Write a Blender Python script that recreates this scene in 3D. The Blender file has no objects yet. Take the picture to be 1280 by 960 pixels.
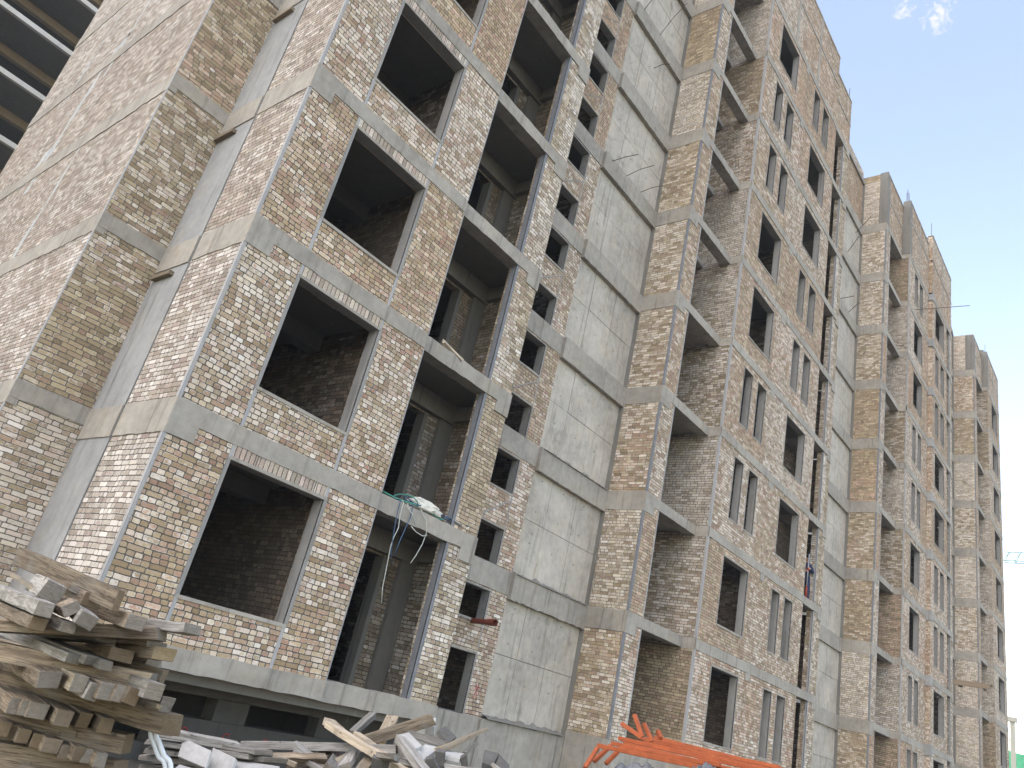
import bpy, bmesh, math, random
import numpy as np
from mathutils import Vector, Matrix
random.seed(7)
scn = bpy.context.scene
COL = scn.collection
R_ = math.radians
V = Vector

# ------------------------------------------------------------------ camera
F_PX = 962.595
ROT = Matrix(((0.5987351, -0.7711731, 0.2163524),
              (0.4338544, 0.0852048, -0.8969451),
              (0.6732656, 0.6308980, 0.3855919)))       # rows: right, down, forward
CAM = V((-4.30434, -9.86764, 0.16370))
cam_d = bpy.data.cameras.new('camera')
cam_d.sensor_width = 36.0
cam_d.lens = F_PX / 1280.0 * 36.0
cam_d.clip_start = 0.05
cam_d.clip_end = 5000
cam = bpy.data.objects.new('camera', cam_d)
COL.objects.link(cam)
mw = Matrix.Identity(4)
for i in range(3):
    mw[i][0] = ROT[0][i]; mw[i][1] = -ROT[1][i]; mw[i][2] = -ROT[2][i]; mw[i][3] = CAM[i]
cam.matrix_world = mw
scn.camera = cam


def ray(u, v):
    return ROT.transposed() @ V(((u - 640) / F_PX, (v - 480) / F_PX, 1.0))


def at(u, v, d):
    """a measured sight line turned into a surveyed point at d metres depth"""
    return CAM + ray(u, v) * d


def at_plane(u, v, ax, val):
    r = ray(u, v)
    t = (val - CAM[ax]) / r[ax]
    return CAM + r * t


# ------------------------------------------------------------------ node helper
class NT:
    def __init__(self, name):
        self.m = bpy.data.materials.new(name)
        self.m.use_nodes = True
        self.t = self.m.node_tree
        self.t.nodes.clear()
        self.out = self.t.nodes.new('ShaderNodeOutputMaterial')
        self.b = self.t.nodes.new('ShaderNodeBsdfPrincipled')
        self.t.links.new(self.b.outputs[0], self.out.inputs[0])
        self.b.inputs['Roughness'].default_value = 0.9
        try:
            self.b.inputs['Specular IOR Level'].default_value = 0.25
        except Exception:
            pass

    def n(self, typ, **kw):
        nd = self.t.nodes.new(typ)
        for k, v in kw.items():
            setattr(nd, k, v)
        return nd

    def put(self, sock, val):
        if isinstance(val, bpy.types.NodeSocket):
            self.t.links.new(val, sock)
        elif isinstance(val, (tuple, list)) and len(val) == 3 and sock.type == 'RGBA':
            sock.default_value = (*val, 1)
        else:
            sock.default_value = val

    def math(self, op, a, b=None, c=None, clamp=False):
        nd = self.n('ShaderNodeMath', operation=op)
        nd.use_clamp = clamp
        self.put(nd.inputs[0], a)
        if b is not None: self.put(nd.inputs[1], b)
        if c is not None: self.put(nd.inputs[2], c)
        return nd.outputs[0]

    def mix(self, fac, a, b, typ='MIX'):
        nd = self.n('ShaderNodeMix', data_type='RGBA', blend_type=typ)
        self.put(nd.inputs[0], fac); self.put(nd.inputs[6], a); self.put(nd.inputs[7], b)
        return nd.outputs[2]

    def mixf(self, fac, a, b):
        nd = self.n('ShaderNodeMix', data_type='FLOAT')
        self.put(nd.inputs[0], fac); self.put(nd.inputs[2], a); self.put(nd.inputs[3], b)
        return nd.outputs[0]

    def ss(self, x, lo, hi, a=0.0, b=1.0):
        nd = self.n('ShaderNodeMapRange', interpolation_type='SMOOTHSTEP')
        self.put(nd.inputs[0], x); self.put(nd.inputs[1], lo); self.put(nd.inputs[2], hi)
        self.put(nd.inputs[3], a); self.put(nd.inputs[4], b)
        return nd.outputs[0]

    def comb(self, x, y, z):
        nd = self.n('ShaderNodeCombineXYZ')
        for i, q in enumerate((x, y, z)): self.put(nd.inputs[i], q)
        return nd.outputs[0]

    def sep(self, v):
        nd = self.n('ShaderNodeSeparateXYZ'); self.put(nd.inputs[0], v)
        return nd.outputs

    def wn(self, v):
        nd = self.n('ShaderNodeTexWhiteNoise', noise_dimensions='3D')
        self.put(nd.inputs['Vector'], v)
        return nd.outputs

    def noise(self, v, scale, detail=3, rough=0.55, dist=0.0):
        nd = self.n('ShaderNodeTexNoise')
        self.put(nd.inputs['Vector'], v)
        nd.inputs['Scale'].default_value = scale
        nd.inputs['Detail'].default_value = detail
        nd.inputs['Roughness'].default_value = rough
        nd.inputs['Distortion'].default_value = dist
        return nd.outputs[0]

    def scale(self, v, s):
        nd = self.n('ShaderNodeVectorMath', operation='MULTIPLY')
        self.put(nd.inputs[0], v); nd.inputs[1].default_value = s
        return nd.outputs[0]

    def addv(self, a, b):
        nd = self.n('ShaderNodeVectorMath', operation='ADD')
        self.put(nd.inputs[0], a); self.put(nd.inputs[1], b)
        return nd.outputs[0]

    def ramp(self, fac, stops, interp='LINEAR'):
        nd = self.n('ShaderNodeValToRGB')
        cr = nd.color_ramp; cr.interpolation = interp
        while len(cr.elements) > 1: cr.elements.remove(cr.elements[0])
        cr.elements[0].position = stops[0][0]; cr.elements[0].color = (*stops[0][1], 1)
        for p, c in stops[1:]:
            e = cr.elements.new(p); e.color = (*c, 1)
        self.put(nd.inputs[0], fac)
        return nd.outputs[0]

    def pos(self):
        return self.n('ShaderNodeNewGeometry').outputs['Position']

    def tnormal(self):
        return self.n('ShaderNodeNewGeometry').outputs['True Normal']

    def bump(self, h, dist=0.01, strength=1.0, nrm=None):
        nd = self.n('ShaderNodeBump')
        nd.inputs['Strength'].default_value = strength
        nd.inputs['Distance'].default_value = dist
        self.put(nd.inputs['Height'], h)
        if nrm is not None: self.put(nd.inputs['Normal'], nrm)
        return nd.outputs[0]

    def set(self, **kw):
        for k, v in kw.items():
            self.put(self.b.inputs[k.replace('_', ' ')], v)
        return self.m


TONES = [(0.0, (.31, .215, .13)), (.16, (.42, .32, .21)), (.30, (.37, .265, .165)), (.44, (.44, .29, .215)),
         (.56, (.47, .365, .25)), (.68, (.35, .235, .165)), (.80, (.40, .235, .175)), (.90, (.50, .41, .29)), (1.0, (.30, .22, .155))]
TONES_OLIVE = [(0.0, (.25, .175, .10)), (.2, (.355, .26, .145)), (.4, (.44, .34, .20)), (.55, (.285, .195, .115)),
               (.7, (.385, .28, .16)), (.85, (.32, .19, .125)), (1.0, (.48, .39, .24))]
TONES_SHADED = [(0.0, (.17, .125, .085)), (.25, (.26, .19, .125)), (.5, (.215, .15, .105)), (.75, (.30, .215, .145)), (1.0, (.235, .15, .11))]


def brick_material(name, white=.35, split=.6, tones=TONES, rowh=.0755, wid=.228, red=.0, mortar=(.115, .10, .082), bright=1.0, seed=0.0, relief=1.0, sat=.82, vary=.85):
    t = NT(name)
    P = t.pos()
    nx, ny, nz = t.sep(t.tnormal())
    px, py, pz = t.sep(P)
    u = t.math('ADD', t.math('MULTIPLY', px, t.math('ABSOLUTE', ny)), t.math('MULTIPLY', py, t.math('ABSOLUTE', nx)))
    # hand-laid: courses and joints wander a little
    wob = t.noise(P, 5.0, 2)
    wob2 = t.noise(t.addv(P, (7.3, 2.1, 4.4)), 21.0, 2)
    z = t.math('ADD', pz, t.math('MULTIPLY_ADD', t.noise(P, 1.1, 2), .05, -.025))
    z = t.math('ADD', z, t.math('MULTIPLY_ADD', wob, .012, -.006))
    z = t.math('ADD', z, t.math('MULTIPLY_ADD', wob2, .010, -.005))
    u = t.math('ADD', u, t.math('MULTIPLY_ADD', wob2, .016, -.008))
    zr = t.math('DIVIDE', z, rowh)
    row = t.math('FLOOR', zr)
    fr = t.math('FRACT', zr)
    rrow = t.wn(t.comb(row, 3.7 + seed, 1.3))[0]
    uu = t.math('ADD', t.math('DIVIDE', u, wid), t.math('MULTIPLY', rrow, 7.0))
    colm = t.math('FLOOR', uu)
    fu = t.math('FRACT', uu)
    panel = t.wn(t.comb(t.math('FLOOR', t.math('DIVIDE', t.math('ADD', pz, .25), 3.0)), t.math('FLOOR', t.math('DIVIDE', px, 6.02)),
                        t.math('ADD', t.math('MULTIPLY', t.math('ROUND', nx), 3.0), seed)))
    pr, pg, pb = t.sep(panel[1])
    # some courses are nearly all headers, others mostly stretchers
    sp = t.math('LESS_THAN', t.wn(t.comb(row, colm, 9.1 + seed))[0],
                t.math('ADD', t.math('MULTIPLY_ADD', rrow, .5, split - .25), t.math('MULTIPLY_ADD', pb, .3, -.15)))
    cut = .5
    half = t.math('MULTIPLY', sp, t.math('GREATER_THAN', fu, cut))
    fu2 = t.math('MULTIPLY', fu, t.mixf(sp, 1.0, 2.0))
    fu2 = t.math('FRACT', fu2)
    w = t.mixf(sp, wid, wid * .5)
    ID = t.comb(row, t.math('MULTIPLY_ADD', half, .37, colm), seed)
    rnd = t.wn(ID)
    r1 = rnd[0]
    ra, rb, rc = t.sep(rnd[1])
    du = t.math('MULTIPLY', t.math('MINIMUM', fu2, t.math('SUBTRACT', 1.0, fu2)), w)
    dv = t.math('MULTIPLY', t.math('MINIMUM', fr, t.math('SUBTRACT', 1.0, fr)), rowh)
    cr = .020
    qa = t.math('MAXIMUM', t.math('SUBTRACT', cr, du), 0.0); qb = t.math('MAXIMUM', t.math('SUBTRACT', cr, dv), 0.0)
    d = t.math('SUBTRACT', cr, t.math('SQRT', t.math('ADD', t.math('MULTIPLY', qa, qa), t.math('MULTIPLY', qb, qb))))
    d = t.math('ADD', d, t.math('MULTIPLY_ADD', t.wn(t.comb(row, colm, 4.2))[0], .004, -.002))
    fine = t.noise(P, 60.0, 3, .7)
    mid = t.noise(t.addv(P, (3.1, 9.2, 1.7)), 26.0, 4, .7)
    d = t.math('ADD', d, t.math('MULTIPLY_ADD', mid, .016, -.008))
    body = t.ss(d, .0030, .0080)
    # fired colour, varying within the brick
    tone = t.math('ADD', r1, t.math('MULTIPLY_ADD', mid, .24, -.12))
    tone = t.math('FRACT', t.math('ADD', tone, 1.0))
    col = t.ramp(tone, tones)
    big = t.noise(P, .55, 3)
    redf = t.math('MULTIPLY', t.ss(t.math('ADD', big, t.math('MULTIPLY_ADD', pg, .5, -.25)), .50, .72), .55 + red)
    col = t.mix(t.math('MULTIPLY', redf, t.ss(ra, .25, .7)), col, t.mix(ra, (.41, .205, .135), (.50, .315, .205)))
    col = t.mix(1.0, col, t.math('MULTIPLY_ADD', fine, 1.1, .45), 'MULTIPLY')
    # lime bloom: some bricks wholly white, others blotched
    patch = t.noise(t.addv(P, (11., 5., 2.)), .9, 4, .6)
    lev = t.math('ADD', t.math('MULTIPLY_ADD', patch, 1.25, -.62), t.math('MULTIPLY_ADD', pr, vary, -.5 * vary))
    lev = t.math('ADD', lev, t.math('MULTIPLY', rb, .70))
    blot = t.noise(t.addv(P, (1.3, 6.6, 2.9)), 13.0, 5, .72)
    lev = t.math('ADD', lev, t.math('MULTIPLY_ADD', blot, 1.9, -.95))
    rim = t.ss(d, .020, .007)
    lev = t.math('ADD', lev, t.math('MULTIPLY', rim, .34))
    wm = t.ss(lev, .78 - white, 1.12 - white)
    wm = t.math('MULTIPLY', wm, t.math('MULTIPLY_ADD', rc, .45, .36), clamp=True)
    col = t.mix(wm, col, t.mix(ra, (.56, .49, .41), (.64, .60, .55)))
    mcol = t.mix(mid, tuple(c * .55 for c in mortar), tuple(c * 1.5 for c in mortar))
    col = t.mix(1.0, col, t.math('MULTIPLY_ADD', rb, .46, .80), 'MULTIPLY')
    hsv = t.n('ShaderNodeHueSaturation'); hsv.inputs['Saturation'].default_value = sat; t.put(hsv.inputs['Color'], col); col = hsv.outputs[0]
    col = t.mix(body, mcol, col)
    grime = t.noise(t.scale(P, (1.6, 1.6, .35)), 1.3, 4, .6)
    col = t.mix(1.0, col, t.math('MULTIPLY', t.math('MULTIPLY_ADD', grime, .5, .76), bright), 'MULTIPLY')
    h = t.math('MULTIPLY', body, t.math('ADD', t.math('MULTIPLY_ADD', rc, .55, .55), t.math('MULTIPLY', mid, .30)))
    nrm = t.bump(t.math('ADD', h, t.math('MULTIPLY', fine, .12)), .014 * relief, 1.0)
    return t.set(Base_Color=col, Normal=nrm, Roughness=.93)


def concrete_material(name, base=(.36, .36, .345), var=.5, streak=.5, seed=0.0, joints=0.0, warm=0.0):
    t = NT(name)
    P = t.addv(t.pos(), (seed, seed * .7, seed * 1.3))
    a = t.noise(P, .8, 5, .62)
    b = t.noise(P, 6.0, 5, .65)
    c = t.noise(t.scale(P, (5.0, 5.0, .30)), 1.5, 4, .65)
    f = t.noise(P, 70.0, 2, .6)
    k = t.math('ADD', t.math('MULTIPLY_ADD', a, var, 1 - var * .5), t.math('MULTIPLY_ADD', b, var * .7, -var * .35))
    k = t.math('ADD', k, t.math('MULTIPLY_ADD', f, .16, -.08))
    k = t.math('MULTIPLY', k, t.math('SUBTRACT', 1.0, t.math('MULTIPLY', t.ss(c, .52, .80), streak)))
    col = t.mix(1.0, base, k, 'MULTIPLY')
    tint = t.noise(P, 2.3, 3)
    col = t.mix(t.ss(tint, .45, .75, 0, .5), col, t.mix(1.0, col, (1.08, 1.0, .88), 'MULTIPLY'))
    pit = t.ss(t.noise(P, 22.0, 2, .5), .70, .80)
    col = t.mix(t.math('MULTIPLY', pit, .5), col, (.13, .125, .12))
    lime = t.ss(t.noise(t.scale(t.addv(P, (4., 8., 1.)), (4., 4., .5)), 1.1, 5, .7), .62, .80)
    col = t.mix(t.math('MULTIPLY', lime, .45), col, (.55, .55, .53))
    if joints:
        nx, ny, nz = t.sep(t.tnormal())
        qx, qy, qz = t.sep(t.pos())
        uu = t.math('ADD', t.math('MULTIPLY', qx, t.math('ABSOLUTE', ny)), t.math('MULTIPLY', qy, t.math('ABSOLUTE', nx)))
        cu = t.math('MULTIPLY', t.math('SUBTRACT', t.math('FRACT', t.math('DIVIDE', t.math('ADD', uu, .21), .92)), .5), .92)
        cv = t.math('MULTIPLY', t.math('SUBTRACT', t.math('FRACT', t.math('DIVIDE', t.math('ADD', qz, .33), .75)), .5), .75)
        dd = t.math('SQRT', t.math('ADD', t.math('MULTIPLY', cu, cu), t.math('MULTIPLY', cv, cv)))
        tie = t.ss(t.math('ADD', dd, t.math('MULTIPLY_ADD', b, .03, -.015)), .028, .016)
        col = t.mix(t.math('MULTIPLY', tie, .7), col, (.09, .088, .08))
        # rain-washed rust and cement runs
        run = t.noise(t.scale(t.addv(P, (9., 2., 5.)), (9.0, 9.0, .22)), 1.2, 4, .7)
        col = t.mix(t.math('MULTIPLY', t.ss(run, .60, .74), .6), col, (.15, .142, .125))
        blot = t.noise(t.addv(P, (2., 7., 3.)), 2.4, 6, .7)
        col = t.mix(t.ss(blot, .55, .72, 0, .55), col, (.17, .165, .15))
    h = t.math('ADD', t.math('MULTIPLY', b, .5), t.math('MULTIPLY_ADD', f, .35, t.math('MULTIPLY', pit, -.8)))
    return t.set(Base_Color=col, Normal=t.bump(h, .006, .9), Roughness=.88)


def wood_material(name, c0, c1, dark=.5, ends=(.42, .30, .17)):
    t = NT(name)
    uv = t.n('ShaderNodeUVMap').outputs[0]
    oi = t.n('ShaderNodeObjectInfo')
    r = oi.outputs['Random']
    uu, vv, _ = t.sep(uv)
    q = t.comb(t.math('MULTIPLY', uu, 1.0), t.math('MULTIPLY', vv, 14.0), t.math('MULTIPLY', r, 50.0))
    g = t.noise(q, 3.0, 5, .65, .6)
    q2 = t.comb(t.math('MULTIPLY', uu, 2.0), t.math('MULTIPLY', vv, 60.0), t.math('MULTIPLY', r, 31.0))
    g2 = t.noise(q2, 4.0, 3, .6)
    q3 = t.comb(uu, vv, t.math('MULTIPLY', r, 17.0))
    bl = t.noise(q3, 6.0, 4, .65)
    col = t.mix(t.ss(g, .32, .66), c0, c1)
    col = t.mix(t.math('MULTIPLY', t.ss(g2, .50, .66), dark), col, tuple(c * .28 for c in c0))
    col = t.mix(t.ss(bl, .48, .74, 0, .75), col, t.mix(r, (.27, .26, .235), (.10, .085, .07)))
    col = t.mix(t.ss(t.noise(q3, 23.0, 2), .66, .74, 0, .7), col, (.07, .055, .045))
    col = t.mix(1.0, col, t.math('MULTIPLY_ADD', r, .85, .60), 'MULTIPLY')
    # sawn ends carry their own map tile (u > 50)
    e = t.math('GREATER_THAN', uu, 50.0)
    rg = t.noise(t.comb(t.math('MULTIPLY', uu, 6.), t.math('MULTIPLY', vv, 6.), r), 9.0, 4, .7)
    ecol = t.mix(rg, tuple(c * .55 for c in ends), ends)
    ecol = t.mix(t.ss(r, .35, .65), ecol, t.mix(rg, (.10, .085, .07), (.30, .27, .23)))
    col = t.mix(e, col, ecol)
    h = t.math('ADD', t.math('MULTIPLY', g, .6), t.math('MULTIPLY', g2, .5))
    return t.set(Base_Color=col, Normal=t.bump(h, .007, 1.0), Roughness=.86)


def plain_material(name, c, rough=.6, metal=0.0, var=.25, nscale=8.0, bump=.0, spec=None):
    t = NT(name)
    P = t.pos()
    n1 = t.noise(P, nscale, 4, .6)
    n2 = t.noise(P, nscale * 6, 3, .6)
    k = t.math('ADD', t.math('MULTIPLY_ADD', n1, var * 1.6, 1 - var * .8), t.math('MULTIPLY_ADD', n2, var, -var * .5))
    col = t.mix(1.0, c, k, 'MULTIPLY')
    t.set(Base_Color=col, Roughness=t.math('MULTIPLY_ADD', n1, .3, rough - .15), Metallic=metal)
    if bump: t.set(Normal=t.bump(t.math('ADD', n1, n2), bump, .8))
    return t.m


M = {}
M['brick_bay'] = brick_material('brick buff and pink', white=.28, split=.80, seed=1., bright=1.0, sat=1.02)
M['brick_end'] = brick_material('brick pale end wall', white=.48, split=.5, seed=2., bright=.84, sat=.60)
M['brick_pier'] = brick_material('brick yellow pier', white=.44, split=.45, tones=TONES_OLIVE, seed=3., sat=.80, bright=1.02)
M['brick_balcony'] = brick_material('brick balcony wall with painted shade', white=.50, split=.25, tones=TONES_OLIVE, seed=24., sat=.82, bright=.80, vary=1.5)  # balcony shade put into the colour: a darker brick than the side walls
M['brick_loggia'] = brick_material('brick loggia wall with painted shade', white=.36, split=.25, tones=TONES_OLIVE, seed=14., sat=.75, bright=.74)  # loggia brick darkened in its colour to deepen the recess shade
M['brick_side'] = brick_material('brick olive with white bloom', white=.62, split=.25, tones=TONES_OLIVE, seed=4., mortar=(.15, .135, .11), bright=1.0, sat=.86, vary=1.6)
M['brick_red'] = brick_material('brick reddish', white=.34, split=.5, red=.45, seed=5., bright=1.0, sat=.92)
M['brick_front'] = brick_material('brick pinkish front', white=.36, split=.45, red=.30, seed=6., bright=.97, sat=.96)
M['brick_room'] = brick_material('brick inner wall darkened as shade', white=.12, split=.25, tones=TONES_SHADED, seed=7., bright=.62)  # tones and brightness lowered to paint in the gloom of the rooms
M['brick_soldier'] = brick_material('brick on end', white=.32, split=0., rowh=.5, wid=.082, seed=8., sat=.62)
M['concrete'] = concrete_material('concrete band', (.31, .288, .255), .95, .5, 0.)
M['concrete_wall'] = concrete_material('concrete shear wall', (.415, .385, .34), .95, .5, 4., joints=1.0)
M['concrete_dark'] = concrete_material('concrete weathered', (.185, .178, .163), .5, .5, 9.)
M['concrete_light'] = concrete_material('concrete pale', (.275, .28, .28), .75, .6, 13.)
M['concrete_room'] = concrete_material('concrete ceiling darkened as shade', (.17, .165, .155), .4, .2, 17.)  # darker than raw concrete; the dimness indoors is in the colour
M['concrete_basement_shade'] = concrete_material('basement concrete with painted shade', (.075, .072, .066), .5, .4, 44.)  # basement shadow painted in as near-black concrete
M['reveal'] = concrete_material('rough reveal', (.255, .25, .24), .6, .4, 25.)
M['lime'] = concrete_material('lime wash', (.40, .42, .42), .6, .5, 50.)
M['mortar'] = concrete_material('grey mortar edge', (.33, .335, .34), .35, .2, 21.)
M['steel_angle'] = plain_material('blue grey steel angle', (.17, .18, .195), .7, .0, .5, 9.0, .002)
M['rebar'] = plain_material('rusty rebar', (.10, .065, .05), .8, .3, .4, 20)
M['red_pipe'] = plain_material('red brown pipe', (.20, .055, .04), .5, 0, .3, 12)
M['red_paint'] = plain_material('red paint', (.34, .05, .055), .8, 0, .5, 30)
M['timber'] = wood_material('weathered timber', (.125, .092, .066), (.30, .238, .172), .7, (.215, .155, .10))
M['timber_new'] = wood_material('pale plank', (.30, .235, .165), (.45, .375, .285), .4, (.36, .27, .165))
M['timber_grey'] = wood_material('grey plank', (.20, .185, .165), (.37, .35, .32), .5, (.22, .19, .155))
M['board'] = plain_material('grey cement board', (.40, .395, .375), .8, 0, .55, 5, .004)
M['board_dark'] = plain_material('dark grey board', (.105, .102, .095), .8, 0, .6, 7, .004)
M['orange'] = plain_material('orange paint', (.33, .078, .030), .55, 0, .6, 9)
M['sheet'] = plain_material('blue grey plastic sheet', (.115, .122, .132), .22, 0, 1.0, 9)
M['pvc'] = plain_material('white plastic pipe', (.68, .72, .76), .35, 0, .12, 6)
M['wire_blue'] = plain_material('blue cable', (.035, .09, .17), .5, 0, .2, 20)
M['wire_white'] = plain_material('white cable', (.42, .46, .43), .5, 0, .2, 20)
M['wire_green'] = plain_material('green cable', (.05, .26, .20), .5, 0, .2, 20)
M['sack'] = plain_material('off white sack', (.56, .55, .49), .85, 0, .35, 10, .01)
M['green_net'] = plain_material('green netting', (.06, .42, .22), .7, 0, .3, 3)
M['crane'] = plain_material('pale green crane steel', (.26, .40, .36), .5, 0, .1, 1)
M['post'] = concrete_material('post concrete', (.48, .47, .40), .3, .2, 30.)
M['skin'] = plain_material('skin', (.42, .25, .17), .6, 0, .1, 20)
M['work_clothes'] = plain_material('dark blue cloth', (.02, .032, .075), .9, 0, .4, 9)
M['hair'] = plain_material('dark cap', (.018, .017, .018), .9, 0, .3, 20)
M['tool_red'] = plain_material('red plastic', (.30, .045, .03), .6, 0, .3, 10)
M['tool_grey'] = plain_material('grey pole', (.34, .36, .40), .5, .3, .2, 10)
M['tan_beam'] = concrete_material('tan beam', (.50, .40, .275), .3, .3, 35.)
M['white_edge'] = concrete_material('white slab edge', (.55, .53, .48), .3, .3, 38.)
g = NT('dirt'); gp = g.pos()
gc = g.mix(g.noise(gp, 1.5, 6, .65), (.075, .062, .048), (.19, .165, .13))
gc = g.mix(g.ss(g.noise(gp, 14., 4, .7), .5, .72), gc, (.26, .24, .21))
M['dirt'] = g.set(Base_Color=gc, Normal=g.bump(g.noise(gp, 9., 6, .7), .05, 1.), Roughness=.97)


# ------------------------------------------------------------------ mesh helper
class MB:
    def __init__(self):
        self.v = []; self.f = []; self.uv = []

    def quad(self, a, b, c, d, uv=None):
        i = len(self.v)
        self.v += [V(a), V(b), V(c), V(d)]
        self.f.append((i, i + 1, i + 2, i + 3))
        self.uv.append(uv)

    def hexa(self, p, uvl=None):
        """p: 8 corners, bottom ring 0-3 then top ring 4-7"""
        i = len(self.v)
        self.v += [V(q) for q in p]
        for f in ((3, 2, 1, 0), (4, 5, 6, 7), (0, 1, 5, 4), (1, 2, 6, 5), (2, 3, 7, 6), (3, 0, 4, 7)):
            self.f.append(tuple(i + k for k in f)); self.uv.append(None)

    def box(self, x0, x1, y0, y1, z0, z1):
        self.hexa([(x0, y0, z0), (x1, y0, z0), (x1, y1, z0), (x0, y1, z0),
                   (x0, y0, z1), (x1, y0, z1), (x1, y1, z1), (x0, y1, z1)])

    def prism(self, poly, z0, z1):
        n = len(poly); i = len(self.v)
        self.v += [V((x, y, z0)) for x, y in poly] + [V((x, y, z1)) for x, y in poly]
        self.f.append(tuple(i + n - 1 - k for k in range(n))); self.uv.append(None)
        self.f.append(tuple(i + n + k for k in range(n))); self.uv.append(None)
        for k in range(n):
            l = (k + 1) % n
            self.f.append((i + k, i + l, i + n + l, i + n + k)); self.uv.append(None)

    def tube(self, pts, r, n=8, cap=True):
        pts = [V(p) for p in pts]
        rs = r if isinstance(r, (list, tuple)) else [r] * len(pts)
        rings = []
        ref = V((0.31, 0.17, .93)).normalized()
        for k, p in enumerate(pts):
            a = pts[max(0, k - 1)]; b = pts[min(len(pts) - 1, k + 1)]
            t = (b - a).normalized()
            s = t.cross(ref)
            if s.length < 1e-3: s = t.cross(V((1, 0, 0)))
            s.normalize(); w = t.cross(s)
            i = len(self.v)
            for j in range(n):
                an = 2 * math.pi * j / n
                self.v.append(p + (s * math.cos(an) + w * math.sin(an)) * rs[k])
            rings.append(i)
        for a, b in zip(rings, rings[1:]):
            for j in range(n):
                l = (j + 1) % n
                self.f.append((a + j, a + l, b + l, b + j)); self.uv.append(None)
        if cap:
            self.f.append(tuple(rings[0] + n - 1 - j for j in range(n))); self.uv.append(None)
            self.f.append(tuple(rings[-1] + j for j in range(n))); self.uv.append(None)

    def build(self, name, mat, parent=None, smooth=False, bevel=0.0):
        me = bpy.data.meshes.new(name)
        off = parent.location if parent is not None else V((0, 0, 0))
        if parent is not None and parent.parent is not None:
            off = off + parent.parent.location
        me.from_pydata([tuple(v - off) for v in self.v], [], self.f)
        if any(u is not None for u in self.uv):
            l = me.uv_layers.new(name='UVMap')
            k = 0
            for fi, f in enumerate(self.f):
                for c in range(len(f)):
                    if self.uv[fi] is not None: l.data[k].uv = self.uv[fi][c]
                    k += 1
        me.materials.append(mat)
        if smooth:
            for p in me.polygons: p.use_smooth = True
        me.update()
        o = bpy.data.objects.new(name, me)
        COL.objects.link(o)
        if parent is not None: o.parent = parent
        if bevel:
            md = o.modifiers.new('bevel', 'BEVEL'); md.width = bevel; md.segments = 2; md.limit_method = 'ANGLE'
        return o


def empty(name, loc):
    o = bpy.data.objects.new(name, None)
    COL.objects.link(o); o.location = loc; o.empty_display_size = .3
    return o


def tag(o, label=None, cat=None, group=None, kind=None):
    if label: o['label'] = label
    if cat and not kind: o['kind'] = 'thing'
    if cat: o['category'] = cat
    if group: o['group'] = group
    if kind: o['kind'] = kind
    return o


def rj(a): return random.uniform(-a, a)


def wall(mb, ax, c, ind, u0, u1, z0, z1, holes=(), t=.25):
    """solid wall; ax='y': plane y=c running along x; ax='x': plane x=c running along y.
    ind=+1/-1: which way the thickness goes from the outer face at c"""
    us = sorted({u0, u1, *[min(max(h[0], u0), u1) for h in holes], *[min(max(h[1], u0), u1) for h in holes]})
    zs = sorted({z0, z1, *[min(max(h[2], z0), z1) for h in holes], *[min(max(h[3], z0), z1) for h in holes]})
    nu, nz = len(us) - 1, len(zs) - 1

    def solid(i, j):
        if i < 0 or j < 0 or i >= nu or j >= nz: return False
        um = (us[i] + us[i + 1]) / 2; zm = (zs[j] + zs[j + 1]) / 2
        return not any(h[0] < um < h[1] and h[2] < zm < h[3] for h in holes)

    def p(u, d, z):
        w = c + ind * d
        return (u, w, z) if ax == 'y' else (w, u, z)
    flip = (ax == 'y') == (ind > 0)

    def q(a, b, cc, d):
        if flip: mb.quad(a, b, cc, d)
        else: mb.quad(d, cc, b, a)
    for i in range(nu):
        for j in range(nz):
            if not solid(i, j): continue
            a, b, e, f = us[i], us[i + 1], zs[j], zs[j + 1]
            q(p(a, 0, e), p(b, 0, e), p(b, 0, f), p(a, 0, f))
            q(p(b, t, e), p(a, t, e), p(a, t, f), p(b, t, f))
            if not solid(i - 1, j): q(p(a, t, e), p(a, 0, e), p(a, 0, f), p(a, t, f))
            if not solid(i + 1, j): q(p(b, 0, e), p(b, t, e), p(b, t, f), p(b, 0, f))
            if not solid(i, j - 1): q(p(a, t, e), p(b, t, e), p(b, 0, e), p(a, 0, e))
            if not solid(i, j + 1): q(p(a, 0, f), p(b, 0, f), p(b, t, f), p(a, t, f))


def band(mb, ax, c, ind, u0, u1, z0, z1, depth=.15, j=.010, proud=.014, step=.15):
    """rough-cast concrete strip, its edges a little uneven, standing proud of the plane c"""
    n = max(1, int(abs(u1 - u0) / step))
    us = [u0 + (u1 - u0) * k / n for k in range(n + 1)]
    base = len(mb.v)
    for k, u in enumerate(us):
        a = z0 + (rj(j) if 0 < k < n else 0); b = z1 + rj(j)
        pr = proud + random.uniform(0, .006)
        for d, z in ((-pr, a), (-pr, b), (depth, b), (depth, a)):
            w = c + ind * d
            mb.v.append(V((u, w, z)) if ax == 'y' else V((w, u, z)))
    flip = (ax == 'y') == (ind > 0)
    for k in range(n):
        A = base + 4 * k; B = A + 4
        for m in range(4):
            l = (m + 1) % 4
            f = (A + m, B + m, B + l, A + l)
            mb.f.append(f if flip else f[::-1]); mb.uv.append(None)
    e0 = (base, base + 1, base + 2, base + 3); e1 = tuple(base + 4 * n + k for k in (3, 2, 1, 0))
    mb.f.append(e0 if flip else e0[::-1]); mb.uv.append(None)
    mb.f.append(e1 if flip else e1[::-1]); mb.uv.append(None)


H = 3.0
GZ = -1.45
NF = 10          # storeys 0..9, parapet above
BLD = empty('apartment_block', (20.0, 0.0, GZ))
tag(BLD, 'long unfinished apartment block of raw brick and grey concrete bands with empty window openings', 'building')
BZ = -2.2


def part(mb, name, mat, parent=BLD, **k):
    return mb.build(name, M[mat], parent, **k)


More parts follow.
